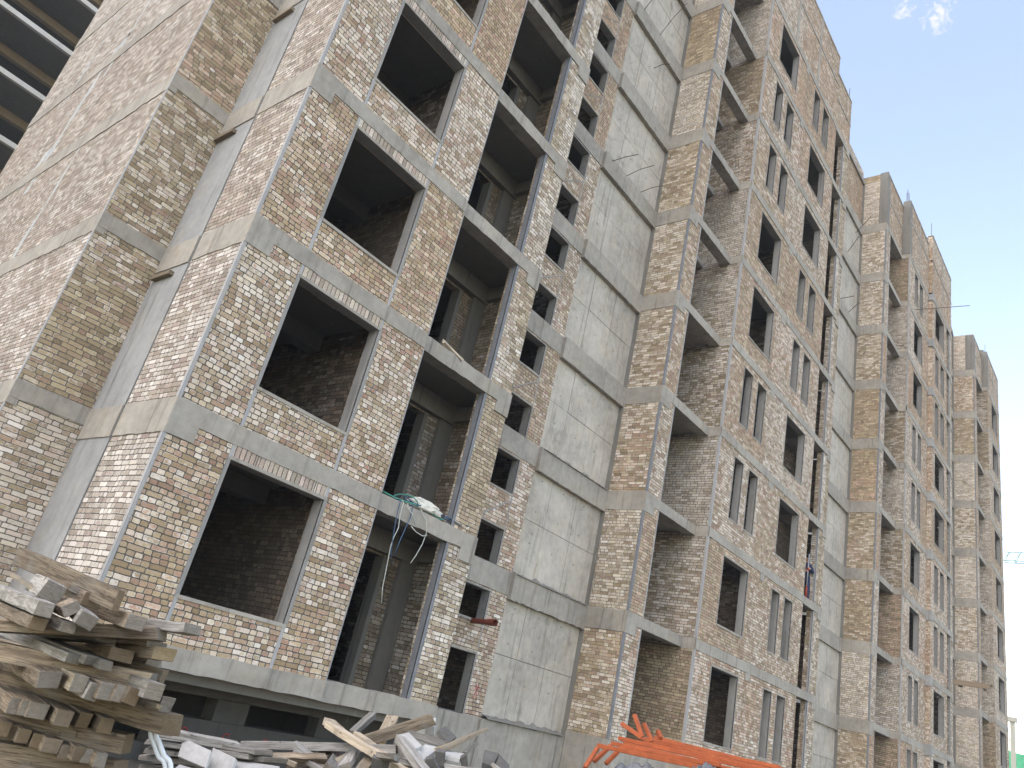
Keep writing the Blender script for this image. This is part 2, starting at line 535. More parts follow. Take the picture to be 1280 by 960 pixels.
def window(u0, u1, z0, z1, yf, ax='y', label=None, name='window', jamb=.06, depth=.225, lint=True, sill=True, mat='concrete'):
    """cast frame of one opening: jambs, lintel and sill lining the wall thickness"""
    m = MB()
    wall(m, 'y', yf - .009, 1, u0 - jamb, u1 + jamb, z0 - .03, z1 + .03, ((u0, u1, z0, z1),), .030)
    wall(m, 'y', yf + .021, 1, u0 - .006, u1 + .006, z0 - .012, z1 + .012, ((u0 + .012, u1 - .012, z0 + .004, z1 - .004),), depth - .02)
    f = part(m, name, 'reveal')
    if lint:
        l = MB(); l.box(u0 - jamb * .6, u1 + jamb * .6, yf - .014, yf + depth * .4, z1 - .002, z1 + .045)
        part(l, 'lintel', mat, f)
    if sill:
        s = MB(); band(s, 'y', yf, 1, u0 - jamb * .6, u1 + jamb * .6, z0 - .045, z0 + .006, depth * .5, .004, .012, .3)
        part(s, 'sill', mat, f)
    return f


# ---------- first bay (nearest corner)
holes = []
for k in range(NF):
    holes.append((1.02, 2.72, H * k + .63, H * k + 2.51))
w = MB(); wall(w, 'y', 0, 1, 0, 3.76, -.02, 30.9, holes, .25)
part(w, 'brick_wall', 'brick_bay')
for k in range(NF):
    window(1.02, 2.72, H * k + .63, H * k + 2.51, 0.0)
    if k < 7:
        s = MB(); s.box(1.0, 2.74, -.006, .10, H * k + 2.558, H * k + 2.722)
        part(s, 'brick_course', 'brick_soldier')
for k in range(NF):
    for x in (.995, 2.735):
        for (za, zb) in ((.0, .60), (2.53, 2.72)):
            m = MB(); band(m, 'y', 0, 1, x - .026, x + .026, H * k + za, H * k + zb, .05, .0, .006, 1); part(m, 'mortar_joint', 'mortar')
# left side of the bay, cast column, set-back wall, end wall
w = MB(); wall(w, 'x', -.003, 1, .004, 1.52, -.018, 30.88, (), .2); part(w, 'brick_wall', 'brick_end')
c = MB()
c.box(.012, .40, 1.62, 2.733, BZ, 30.6)
part(c, 'concrete_column', 'concrete_light')
c = MB(); c.box(.075, .40, 1.515, 1.619, BZ, 30.6)
part(c, 'column_groove', 'concrete_dark')
w = MB(); wall(w, 'y', 2.733, 1, -1.097, .02, -.6, 30.9, (), .25); part(w, 'brick_wall', 'brick_side')
w = MB(); wall(w, 'x', -1.10, 1, 2.737, 12.98, -.597, 30.88, (), .2); part(w, 'brick_wall', 'brick_end')
m = MB()
band(m, 'x', -1.10, 1, 2.735, 2.80, -.5, 30.9, .03, .0, .010, 3)
band(m, 'x', 0, 1, .002, .055, -.02, 30.9, .03, .0, .010, 3)
band(m, 'y', 0, 1, .0, .032, -.02, 30.9, .03, .0, .008, 3)
part(m, 'corner_strip', 'mortar')
# lime-wash runs on the end wall are thin raised smears of render
m = MB()
for (y0, z0, y1, z1, ww) in ((8.9, 8.2, 8.2, 12.0, .16), (7.8, 11.2, 7.2, 15.0, .13), (9.6, 8.6, 8.9, 9.5, .30), (8.4, 11.6, 7.6, 12.5, .22),
                             (6.9, 5.8, 6.3, 9.0, .10), (10.2, 11.3, 9.6, 14.5, .10)):
    n = 14
    pts = []
    for i in range(n + 1):
        f = i / n
        pts.append((y0 + (y1 - y0) * f + rj(.05), z0 + (z1 - z0) * f, ww * (.35 + random.random()) * (1 - .5 * f)))
    m = MB()
    for a, b in zip(pts, pts[1:]):
        m.quad((-1.1045, a[0] + a[2], a[1]), (-1.1045, a[0] - a[2], a[1]), (-1.1045, b[0] - b[2], b[1]), (-1.1045, b[0] + b[2], b[1]))
    part(m, 'lime_smear', 'lime')
for k in range(0, NF + 1):
    z = H * k
    m = MB()
    lo = -.25 if k == 0 else z - .28
    if k == 0:
        band(m, 'y', 0, 1, -.02, 3.76, -.26, .02, .3, .008, .035)
        band(m, 'x', 0, 1, .0, 1.50, -.5, .0, .2)
    else:
        band(m, 'y', 0, 1, .42, 3.76, z - .28, z, .2)
        band(m, 'y', 0, 1, -.012, .42, z - .505, z, .2, .006)
        band(m, 'x', 0, 1, -.005, 1.50, z - .505, z, .2)
    # column head, set-back wall, end wall
    band(m, 'x', 0.010, 1, 1.625, 2.72, z - .5, z, .1, .006)
    band(m, 'y', 2.733, 1, -1.092, 0.0, z - .27, z, .15)
    band(m, 'x', -1.097, 1, 2.722, 12.97, z - .372, z + .003, .13, .02)
    part(m, 'floor_band', 'concrete')

# loggia of the first bay
SL = .105
for k in range(NF):
    z = H * k
    m = MB(); wall(m, 'y', SL, 1, 5.665, 6.38, z + .03, z + 2.752, (), .24); part(m, 'brick_pier', 'brick_pier')
    s = MB()
    s.box(5.628, 5.70, SL - .008, SL + .02, z + .03, z + 2.74)
    s.box(5.628, 5.650, SL, SL + .15, z + .03, z + 2.74)
    part(s, 'steel_angle', 'steel_angle')
    s = MB(); s.box(3.755, 3.80, .02, .235, z + .02, z + 2.73); part(s, 'mortar_edge', 'mortar')
    # inner end wall and back wall of the loggia
    m = MB(); wall(m, 'x', 6.385, 1, SL + .235, 1.60, z + .03, z + 2.5, (), .24); part(m, 'loggia_side_wall', 'brick_loggia')
    m = MB(); wall(m, 'y', 1.60, 1, 3.2, 6.66, z + .0, z + 2.5, ((4.05, 5.58, z - .1, z + 2.35),), .22); part(m, 'loggia_back_wall', 'brick_loggia')
    m = MB(); m.box(5.98, 6.37, 1.50, 1.61, z, z + 2.48); part(m, 'concrete_column', 'concrete_dark')
    m = MB(); m.box(5.56, 5.66, 1.57, 1.82, z, z + 2.36); part(m, 'door_jamb', 'concrete_dark')
    m = MB(); m.box(3.77, 6.38, 1.44, 1.84, z + 2.40, z + 2.80); part(m, 'ceiling_beam', 'concrete_dark')
    m = MB(); m.box(6.25, 6.60, SL + .26, 1.438, z + 2.46, z + 2.78); part(m, 'ceiling_beam', 'concrete_dark')
for k in range(0, NF + 1):
    z = H * k
    m = MB()
    if k == 0:
        band(m, 'y', SL - .01, 1, 3.762, 6.40, -.27, .035, .3)
        m.box(5.95, 6.42, SL + .02, .45, -1.0, -.25)
    else:
        band(m, 'y', SL - .01, 1, 3.762, 6.0, z - .265, z + .03, .3)
        band(m, 'y', SL - .01, 1, 6.0, 6.40, z - .48, z + .03, .3, .004, .016)
    part(m, 'loggia_beam', 'concrete')

# ---------- stair recess with small windows and the cast wall
RY = 1.30
holes = []
for k in range(NF):
    z = H * k
    holes += [(7.66, 8.46, z + (-.05 if k == 0 else .02), z + (1.14 if k == 0 else .80)), (7.66, 8.46, z + (1.79 if k == 0 else 1.62), z + 2.44)]
w = MB(); wall(w, 'y', RY, 1, 6.63, 9.06, -.03, 30.9, holes, .22); part(w, 'brick_wall', 'brick_red')
for k in range(NF):
    z = H * k
    window(7.66, 8.46, holes[2 * k][2], holes[2 * k][3], RY, name='stair_window', jamb=.045, depth=.21, lint=True, sill=False)
    window(7.66, 8.46, holes[2 * k + 1][2], holes[2 * k + 1][3], RY, name='stair_window', jamb=.045, depth=.21, lint=False, sill=True)
    z0 = holes[2 * k][3]; z1 = holes[2 * k + 1][2]
    m = MB()
    a = V((7.62, RY - .006, z0 + .10)); b = V((8.50, RY - .006, z1 - .12))
    if k in (1, 2, 3, 4, 5, 6, 8):
        m.tube([a, b], .014, 4); part(m, 'mortar_joint', 'mortar'); m = MB()
    m.box(8.475, 8.50, RY - .008, RY + .02, z0, z1)
    part(m, 'mortar_joint', 'mortar')
    m = MB()
    if k < 8:
        m.tube([(7.98, RY + .55, z + .06), (7.98, RY + .55, z + 2.3)], .028, 8)
        m.tube([(7.98, RY + .55, z + 1.0), (8.9, RY + .55, z + 1.55)], .02, 8)
        part(m, 'stair_railing', 'red_pipe')
random.seed(11)
for k in range(NF + 1):
    m = MB()
    z = H * k
    zt = z + 2.44
    if k < NF:
        zz = [z + .0, z + 1.28, zt]
        for (x0, x1) in ((9.062, 9.86), (9.872, 10.95), (10.958, 12.08)):
            for a, b in zip(zz, zz[1:]):
                o = random.uniform(0, .010)
                m.box(x0 + .003, x1 - .003, RY + .015 + o, RY + .3, a + .006, b - .006)
        part(m, 'concrete_wall', 'concrete_wall')
m = MB(); m.box(9.05, 12.08, RY + .08, RY + .32, BZ, 30.8); part(m, 'concrete_core', 'concrete_dark')
for k in range(0, NF + 1):
    z = H * k
    m = MB()
    if k == 0:
        m.box(6.63, 12.09, RY - .03, RY + .3, -2.2, -.03)
        band(m, 'y', RY - .03, 1, 9.0, 12.1, -1.0, -.03, .1, .02, .05)
    else:
        band(m, 'y', RY, 1, 6.63, 9.06, z - .50, z, .2, .008)
        band(m, 'y', RY, 1, 9.06, 12.09, z - .57, z + .0, .2, .010 if k > 1 else .016, .105, .08)
    part(m, 'recess_band', 'concrete')
    if k in (0, 1, 2):
        m = MB()
        xs_ = [9.1 + .12 * i for i in range(25)]
        hh = [max(0, random.gauss(.015, .03)) for i in range(25)]
        hh[0] = hh[-1] = .01
        for i, x in enumerate(xs_):
            m.v += [V((x, RY - .13 - .03 * random.random(), z - .02)), V((x, RY - .10 - .03 * random.random(), z + hh[i] * .6)), V((x, RY + .03, z + hh[i] + .04)), V((x, RY + .03, z - .02))]
        for i in range(24):
            for q in range(4):
                m.f.append((4 * i + q, 4 * i + 4 + q, 4 * i + 4 + (q + 1) % 4, 4 * i + (q + 1) % 4)); m.uv.append(None)
        part(m, 'concrete_spill', 'concrete_dark')


# ---------- generic further sections
def pillar_section(px, py, ry, bx0, qx, qy, ztop, mat_side='brick_side', hole_from=5, left_mat='brick_side'):
    """side wall of the recess, narrow pillar, stacked balconies, cross wall of the next bay"""
    w = MB()
    for k in range(NF - 1):
        pass
    w = MB(); wall(w, 'x', px - .003, 1, py + .004, ry - .11, -.047, ztop, (), .2); part(w, 'brick_wall', mat_side)
    w = MB(); wall(w, 'y', py, 1, px, bx0, -.05, 26.75, (), .25); part(w, 'brick_pillar', 'brick_front')
    m = MB(); m.box(px - .012, px + .2, ry - .11, ry + .05, BZ, ztop); part(m, 'concrete_column', 'concrete_dark')
    m = MB()
    m.box(px - .010, px + .012, py - .008, py + .05, -.05, 26.6)
    m.box(px + .012, px + .055, py - .008, py + .02, -.05, 26.6)
    part(m, 'corner_strip', 'steel_angle')
    m = MB(); m.box(bx0 - .035, bx0 + .008, py - .006, py + .245, -.02, 26.7); part(m, 'mortar_edge', 'mortar')
    # cross wall of the next bay
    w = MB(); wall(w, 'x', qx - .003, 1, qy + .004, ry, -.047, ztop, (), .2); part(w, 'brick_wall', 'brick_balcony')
    # back wall of the balconies with a door opening on each floor
    hs = [(bx0 + .25, bx0 + 1.25, H * k, H * k + 2.3) for k in range(NF - 1)]
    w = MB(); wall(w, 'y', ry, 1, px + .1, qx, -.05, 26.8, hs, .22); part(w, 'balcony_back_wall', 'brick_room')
    for k in range(0, NF):
        z = H * k
        m = MB()
        if k == 0:
            m.box(px - .02, qx, py - .012, py + .3, BZ, .14)
            m.box(px - .014, px + .2, py, ry - .1, BZ, .13)
            m.box(qx - .015, qx + .2, qy, py + .02, BZ, .02)
            m.box(px, qx, py + .02, ry, -.3, .06)
        else:
            band(m, 'x', px, 1, py - .012, ry - .10, z - .50, z, .2, .008)
            band(m, 'y', py, 1, px - .012, px + .50, z - .50, z, .2, .006)
            band(m, 'y', py, 1, px + .50, qx - .03, z - .27, z, .30, .006)
            band(m, 'x', qx, 1, qy, py + .06, z - .29, z, .15, .006)
            if k >= hole_from:
                m.box(px + .26, qx - .002, py + .936 - .0, ry + .0, z - .20, z - .01)
                m.box(px + .26, bx0 + .15, py + .29, py + .94, z - .20, z - .012)
            else:
                m.box(px + .26, qx - .002, py + .29, ry, z - .16, z - .012)
        part(m, 'balcony_beam', 'concrete')


def window_bay(x0, x1, y, wins, patterns, ztop, mat, label_z=0.0, x_end_holes=()):
    holes = []
    recs = []
    for (a, b), pat in zip(wins, patterns):
        for k, ch in enumerate(pat):
            z0, z1 = H * k + .62, H * k + 2.50
            if ch == 'B': r = [(a, b, z0, z1)]
            else:
                wd = (b - a)
                r = [(a, a + wd * .355, z0, z1), (a + wd * .62, b, z0, z1)]
            holes += r; recs += r
    w = MB(); wall(w, 'y', y, 1, x0, x1, -.05, ztop, holes, .23); part(w, 'brick_wall', mat)
    for r in recs: window(*r, y, jamb=.035, depth=.225)
    return holes


def bay_bands(segs, zs=range(0, NF)):
    for k in zs:
        z = H * k
        m = MB()
        for (x0, x1, y) in segs:
            if k == 0: band(m, 'y', y, 1, x0, x1, -.9, .05, .3, .01, .02)
            else:
                band(m, 'y', y, 1, x0, x1, z - .27 + rj(.01), z, .2, .012)
                # cast lugs hanging below the band
                xx = x0 + (x1 - x0) * (.42 + .08 * random.random())
                band(m, 'y', y, 1, xx, xx + .35 + rj(.1), z - .48, z - .265, .2, .02, .010)
        part(m, 'floor_band', 'concrete')


def side_loggia(x0, x1, xp, y, y_in, mat='brick_pier', ry=.8, nfl=NF - 1):
    """narrow stacked loggias closing a bay, pier on the far side"""
    for k in range(nfl):
        z = H * k
        m = MB(); wall(m, 'y', y, 1, x1, xp, z + .0, z + 2.73, (), .24); part(m, 'brick_pier', mat)
        s = MB(); s.box(x1 - .03, x1 + .03, y - .008, y + .02, z, z + 2.72); s.box(x1 - .03, x1 - .012, y, y + .07, z, z + 2.72); part(s, 'steel_angle', 'mortar')
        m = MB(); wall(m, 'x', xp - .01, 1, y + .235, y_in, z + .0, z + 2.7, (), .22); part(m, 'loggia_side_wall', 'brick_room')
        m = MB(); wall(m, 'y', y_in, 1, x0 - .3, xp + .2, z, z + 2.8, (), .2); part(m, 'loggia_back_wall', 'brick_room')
    for k in range(nfl + 1):
        z = H * k
        m = MB()
        if k == 0: m.box(x0, xp, y - .01, y_in, -.9, .0)
        else:
            band(m, 'y', y - .012, 1, x0 + .002, xp + .012, z - .27, z, .3)
            band(m, 'y', y - .014, 1, xp - .38, xp + .014, z - .46, z - .262, .3, .004)
            m.box(x0, xp + .2, y + .28, y_in, z - .17, z - .01)
        part(m, 'loggia_beam', 'concrete')


def concrete_recess(x0, x1, y, px_y, ztop, brick_from=26.9):
    for k in range(NF - 1):
        m = MB()
        z = H * k
        zz = [z, z + 1.3, z + 2.44]
        xs = [x0, x0 + (x1 - x0) * .42, x0 + (x1 - x0) * .72, x1]
        for a, b in zip(xs, xs[1:]):
            for e, f in zip(zz, zz[1:]):
                m.box(a + .008, b - .008, y + random.uniform(0, .012), y + .25, e + .007, f - .007)
        part(m, 'concrete_wall', 'concrete_wall')
    m = MB(); m.box(x0 - .5, x1, y + .06, y + .27, BZ, 27.0); part(m, 'concrete_core', 'concrete_dark')
    w = MB(); wall(w, 'y', y, 1, x0, x1, 26.95, ztop, (), .25); part(w, 'brick_wall', 'brick_front')
    for k in range(NF + 1):
        z = H * k
        m = MB()
        if k == 0: m.box(x0, x1, y - .05, y + .2, BZ, -.03)
        else: band(m, 'y', y, 1, x0, x1, z - (.57 if k < NF else .25), z, .2, .01, .09)
        part(m, 'recess_band', 'concrete')


def parapet(segs):
    """top storeys of raw brick with thin cast strips; segs: x0,x1,y,z0,z1"""
    for (x0, x1, y, z0, z1, mat) in segs:
        w = MB(); wall(w, 'y', y, 1, x0, x1, z0, z1, (), .25); part(w, 'parapet', mat)
        m = MB()
        band(m, 'y', y, 1, x0, x1, z0 + 2.2 if z1 - z0 > 3.4 else z0 + (z1 - z0) * .5, (z0 + 2.2 if z1 - z0 > 3.4 else z0 + (z1 - z0) * .5) + .12, .1, .01, .016)
        n = max(1, int((x1 - x0) / 1.9))
        for i in range(1, n):
            xx = x0 + (x1 - x0) * i / n
            band(m, 'y', y, 1, xx - .10, xx + .10, z0, z1, .1, .01, .012, 3)
        band(m, 'y', y, 1, x0, x1, z1 - .06, z1 + .05, .26, .015, .02)
        part(m, 'parapet_strip', 'concrete')


# section 2
W_A = 'BBPPBBPPB'
W_B = 'PPBBPPBBP'
pillar_section(12.09, .064, RY, 12.84, 14.964, -.336, 30.5)
window_bay(14.964, 22.5, -.336, [(16.06, 17.80), (19.73, 21.50)], [W_A, W_B], 26.95, 'brick_front')
bay_bands([(14.95, 22.5, -.336)], range(0, NF))
side_loggia(22.5, 23.68, 24.42, -.30, .9)
concrete_recess(24.62, 30.18, .77, -.48, 30.6)
for bb in ((14.964, 15.2, -.10, 1.3, 26.8, 30.6), (12.09, 12.3, .32, 1.28, 26.8, 30.5)):
    m = MB(); m.box(*bb); part(m, 'parapet_return', 'brick_front')
parapet([(14.964, 22.38, -.336, 26.97, 30.85, 'brick_front'), (22.38, 24.42, -.30, 26.97, 29.95, 'brick_front'), (12.09, 14.964, .064, 26.97, 30.6, 'brick_front')])
m = MB(); m.box(14.95, 14.985, -.35, -.28, -.02, 30.8); m.box(14.985, 15.02, -.346, -.3, -.02, 30.8); part(m, 'corner_strip', 'mortar')
# section 3
pillar_section(30.182, -.479, .77, 30.93, 33.235, -.863, 30.2)
window_bay(33.235, 37.55, -.863, [(34.42, 36.15)], ['PPBBPPBBP'], 26.95, 'brick_front')
window_bay(37.55, 41.15, -1.07, [(38.25, 40.35)], ['BBPPBBPPB'], 26.95, 'brick_front')
m = MB(); wall(m, 'x', 37.55, 1, -.84, -.62, 0, 31.0, (), .2); part(m, 'brick_wall', 'brick_room')
m = MB()
for k in range(1, NF):
    m.box(37.50, 37.82, -1.10, -.85, H * k - .42, H * k + .06)
part(m, 'corner_block', 'concrete_light')
bay_bands([(33.22, 37.5, -.863), (37.56, 41.15, -1.07)], range(0, NF))
side_loggia(41.15, 41.9, 42.5, -1.07, .0)
parapet([(33.235, 37.5, -.863, 26.97, 30.45, 'brick_front'), (37.5, 42.5, -1.07, 26.97, 31.0, 'brick_front'), (30.182, 33.235, -.479, 26.97, 30.2, 'brick_front')])
for bb in ((30.16, 30.6, -.50, -.1, 26.98, 30.25), (33.2, 33.6, -.88, -.5, 26.98, 30.5)):
    m = MB(); m.box(*bb); part(m, 'concrete_column', 'concrete_dark')
m = MB(); m.box(33.22, 33.26, -.877, -.82, -.02, 30.4); part(m, 'corner_strip', 'mortar')
concrete_recess(42.7, 47.25, -.20, 0, 30.4)
# section 4
pillar_section(47.25, -1.47, -.20, 47.98, 50.02, -1.79, 29.6)
window_bay(50.02, 54.5, -1.79, [(51.5, 53.5)], ['BBBBBBBBB'], 26.95, 'brick_front')
bay_bands([(50.0, 54.5, -1.79)], range(0, NF))
parapet([(50.02, 54.5, -1.79, 26.97, 29.6, 'brick_front'), (47.25, 50.02, -1.47, 26.97, 29.5, 'brick_front')])
for bb in ((47.22, 47.75, -1.49, -1.0, 26.98, 29.55), (50.0, 50.4, -1.81, -1.4, 26.98, 29.7)):
    m = MB(); m.box(*bb); part(m, 'concrete_column', 'concrete_dark')
w = MB(); wall(w, 'x', 54.5, -1, -1.56, 9, -1.0, 29.5, (), .25); part(w, 'brick_wall', 'brick_front')

# ---------- floors, cross walls, rear wall
outline = [(.24, .24), (3.80, .24), (3.80, .30), (6.36, .30), (6.62, 1.5), (12.3, 1.5), (12.35, 1.28), (15.2, 1.28), (15.2, -.12), (22.45, -.12), (22.5, .9),
           (24.65, .98), (30.4, .98), (30.4, .75), (33.45, .72), (33.45, -.65), (37.6, -.65), (37.75, -.85), (41.1, -.85), (41.2, .0), (42.8, .05), (47.45, .03),
           (47.5, -.22), (50.25, -.22), (50.25, -1.57), (54.26, -1.57), (54.26, 9.0), (-.84, 9.0), (-.84, 2.97), (.24, 2.97)]
for k in range(0, NF + 1):
    m = MB(); m.prism(outline, H * k - (.17 if k else .4), H * k - .012)
    part(m, 'floor_slab', 'concrete_room')
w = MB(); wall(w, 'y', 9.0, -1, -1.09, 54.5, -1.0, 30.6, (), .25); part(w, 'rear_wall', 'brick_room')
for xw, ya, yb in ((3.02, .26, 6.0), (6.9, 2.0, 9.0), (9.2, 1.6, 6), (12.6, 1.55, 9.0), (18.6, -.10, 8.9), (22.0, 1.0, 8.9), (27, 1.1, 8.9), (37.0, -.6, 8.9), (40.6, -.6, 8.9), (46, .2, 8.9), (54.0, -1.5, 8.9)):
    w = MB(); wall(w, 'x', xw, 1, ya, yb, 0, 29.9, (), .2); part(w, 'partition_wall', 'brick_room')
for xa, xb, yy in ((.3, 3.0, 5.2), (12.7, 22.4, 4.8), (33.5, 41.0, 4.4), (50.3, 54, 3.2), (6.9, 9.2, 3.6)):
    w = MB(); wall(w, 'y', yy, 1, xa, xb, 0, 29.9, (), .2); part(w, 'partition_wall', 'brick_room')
for k in range(1, NF):
    for bb in ((.3, 3.0, 2.0, 2.35, H * k - .5, H * k - .16), (15.3, 22.3, 1.4, 1.8, H * k - .5, H * k - .16)):
        m = MB(); m.box(*bb); part(m, 'ceiling_beam', 'concrete_room')
# basement behind the overhanging ground floor
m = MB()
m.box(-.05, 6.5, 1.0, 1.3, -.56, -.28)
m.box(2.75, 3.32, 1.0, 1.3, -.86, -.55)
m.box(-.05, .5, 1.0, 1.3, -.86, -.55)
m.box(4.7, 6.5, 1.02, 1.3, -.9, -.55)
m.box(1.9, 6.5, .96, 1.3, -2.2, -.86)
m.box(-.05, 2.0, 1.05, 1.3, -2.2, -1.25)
part(m, 'basement_wall', 'concrete_basement_shade')
m = MB(); m.box(-.3, 6.6, 3.5, 3.7, -2.2, -.3); m.box(-.3, -.05, .9, 3.6, -2.2, -.3); part(m, 'basement_rear_wall', 'concrete_basement_shade')
# red marks sprayed on the basement wall and the cross on the brick
m = MB()
for i, x in enumerate((2.35, 3.05, 3.75, 4.5, 5.2)):
    pts = [(x + .055 * math.cos(a), .954, -1.04 + .05 * math.sin(a)) for a in [R_(20 + 40 * q) for q in range(9)]]
    if i % 2: pts = pts + [(x - .05, .954, -1.12)]
    m = MB(); m.tube(pts, .010, 5); part(m, 'red_marking', 'red_paint')
m = MB()
def stroke(x0, z0, x1, z1, w, y):
    n = 7
    for i in range(n):
        f, g_ = i / n, (i + .9) / n
        a0 = V((x0 + (x1 - x0) * f + rj(.006), y, z0 + (z1 - z0) * f)); a1 = V((x0 + (x1 - x0) * g_ + rj(.006), y, z0 + (z1 - z0) * g_))
        ww = w * random.uniform(.6, 1.1)
        m.hexa([a0 + V((-ww, 0, 0)), a0 + V((ww, 0, 0)), a0 + V((ww, .003, 0)), a0 + V((-ww, .003, 0)), a1 + V((-ww, 0, 0)), a1 + V((ww, 0, 0)), a1 + V((ww, .003, 0)), a1 + V((-ww, .003, 0))])
stroke(8.69, .58, 8.79, .30, .015, RY - .004); stroke(8.79, .58, 8.67, .30, .015, RY - .0045)
part(m, 'red_marking', 'red_paint')
# ---------- reinforcing bars left sticking out
for (u0, v0, u1, v1, y0, y1) in ((764.6, 201.6, 798, 193, 1.2, .45), (783, 220, 818, 206.6, 1.2, .45), (801.5, 240, 828, 232, 1.2, .55),
                                 (824.7, 44, 859, 3.75, 1.2, .5), (805, 13, 818, -3, 1.2, .9), (820, 84, 838, 80, 1.25, .8)):
    a = at_plane(u0, v0, 1, y0); b = at_plane(u1, v1, 1, y1)
    mid = (a + b) / 2 + V((rj(.02), 0, .05))
    m = MB(); m.tube([a + V((0, .2, 0)), a, mid, b], .011, 6); part(m, 'rebar', 'rebar')
for (u0, v0, u1, v1, y0, y1) in ((1059, 316, 1074, 295, .72, .1), (1051, 373, 1068, 370, .75, .1), (1060, 391, 1074, 378, .72, .1), (1071, 290, 1089, 270, .7, -.1)):
    a = at_plane(u0, v0, 1, y0); b = at_plane(u1, v1, 1, y1)
    m = MB(); m.tube([a + V((0, .2, 0)), a, b], .016, 6); part(m, 'rebar', 'rebar')
for (x, y, z, h) in ((33.35, -.7, 30.4, 1.0), (33.5, -.6, 30.4, .9), (33.45, -.75, 30.4, .8), (37.7, -.95, 31, 1.1), (24.3, -.2, 29.9, .9), (24.0, -.2, 29.9, .5),
                     (50.2, -1.65, 29.6, .8), (22.2, -.2, 30.8, .6)):
    m = MB(); m.tube([(x, y, z - .2), (x + rj(.05), y + rj(.05), z + h)], .014, 6); part(m, 'rebar', 'rebar')
a = at_plane(1145, 387, 1, -1.0); b = at_plane(1212, 382, 1, -2.2)
m = MB(); m.tube([a, b], .02, 6); part(m, 'rebar', 'rebar')
# rust-brown timber wedges left on the cast column
for z, y0 in ((8.42, 2.1), (5.42, 2.0), (11.4, 2.0)):
    m = MB(); m.box(-.07, .02, y0, y0 + .62, z - .10, z - .03); part(m, 'timber_wedge', 'timber')

# ------------------------------------------------------------------ things hanging on or standing in the building
# drain pipe on the stair window sill
def pipe_thing():
    p0 = at_plane(593, 776, 1, 1.22); p1 = at_plane(618.5, 778.5, 1, .60)
    t = empty('drain_pipe', p0)
    tag(t, 'red brown pipe poking out of the lowest small stair window', 'pipe')
    ax = (p1 - p0).normalized()
    m = MB(); m.tube([p0 - ax * .45, p0, p1], .055, 16, cap=False)
    m.tube([p1, p0 - ax * .45], .047, 16, cap=False)
    m.build('pipe_body', M['red_pipe'], t, smooth=True)
    m = MB(); m.tube([p1 - ax * .14, p1 + ax * .02], .068, 16, cap=False); m.tube([p1 + ax * .02, p1 - ax * .13], .056, 16, cap=False)
    m.build('pipe_socket', M['red_pipe'], t, smooth=True)
pipe_thing()

# cables and sack on the first-floor loggia beam
def cables():
    yb = SL - .03
    base = at_plane(500, 634, 1, yb)
    defs = [('wire_blue', [(497, 640), (494, 655), (491, 672), (489, 690), (490, 704)]),
            ('wire_blue', [(513, 646), (506, 662), (499, 678), (493, 694)]),
            ('wire_white', [(500, 644), (498, 660), (492, 672), (488, 684), (484, 705), (478, 735), (477, 754)]),
            ('wire_white', [(509, 634), (515, 642), (519, 655)]),
            ('wire_white', [(527, 640), (533, 650), (533, 666), (528, 680), (520, 694), (513, 704)]),
            ('wire_white', [(514, 658), (520, 665), (528, 670), (534, 669)])]
    kinds = {}
    for kname, pts in defs: kinds.setdefault(kname, []).append(pts)
    lab = {'wire_blue': 'blue cables hanging off the loggia beam above the ground floor opening',
           'wire_white': 'pale cables dangling off the loggia beam above the ground floor opening',
           'wire_green': 'green cable lying along the loggia beam beside the white sack'}
    for kname, lst in kinds.items():
        m = MB()
        for pts in lst:
            P = [at_plane(u, v, 1, yb - .03 - .03 * math.sin(i)) for i, (u, v) in enumerate(pts)]
            if pts[0][1] < 650:
                P = [V((P[0].x + .02, yb + .25, 3.06)), V((P[0].x + .01, yb + .02, 3.055)), V((P[0].x, yb - .025, 3.03))] + P
            m.tube(P, .008, 6)
        if kname == 'wire_blue':
            for q in range(7):
                c = V((4.55 + .28 * q, .16 + rj(.05), 3.06))
                m.tube([c + V((.22 * math.cos(a * 1.3 + q), .06 * math.sin(a * 2), .03 + .07 * abs(math.sin(a + q)))) for a in [x * .6 for x in range(9)]], .011, 5)
        o = m.build('hanging_cable', M[kname], None, smooth=True)
        tag(o, lab[kname], 'cable')
    m = MB()
    m.tube([(3.85 + .16 * i, .13 + rj(.04), 3.05 + random.random() * .05) for i in range(11)], .014, 6)
    m.tube([(4.2 + .1 * i, .2 + .1 * math.sin(i), 3.06 + .16 * math.sin(i * .5)) for i in range(8)], .011, 6)
    o = m.build('loose_cable', M['wire_green'], None, smooth=True); tag(o, lab['wire_green'], 'cable')
cables()


def crumple(name, mat, c, sx, sy, sz, seed, sub=3, amp=.35, rot=0.0):
    bm = bmesh.new()
    bmesh.ops.create_icosphere(bm, subdivisions=sub, radius=1.0)
    rs = np.random.RandomState(seed)
    dirs = rs.normal(size=(14, 3)); ph = rs.rand(14) * 6
    for v in bm.verts:
        n = v.co.normalized()
        s = 0
        for k in range(14):
            s += abs(math.sin(dirs[k] @ np.array(n) * 3.1 + ph[k])) / 14 * 1.0
        q = n * (1 + amp * (s - .62) * 2.4)
        if q.z < -.35: q.z = -.35 + (q.z + .35) * .2
        ca, sa = math.cos(rot), math.sin(rot)
        x, y, z = q.x * sx, q.y * sy, q.z * sz
        v.co = V((x * ca - y * sa, x * sa + y * ca, z))
    me = bpy.data.meshes.new(name); bm.to_mesh(me); bm.free()
    me.materials.append(mat)
    o = bpy.data.objects.new(name, me); COL.objects.link(o); o.location = c
    return o


o = crumple('sack', M['sack'], (4.98, .22, 3.13), .36, .16, .14, 3, 3, .6, -.1)
tag(o, 'crumpled off white sack lying on the loggia beam among cables', 'sack')


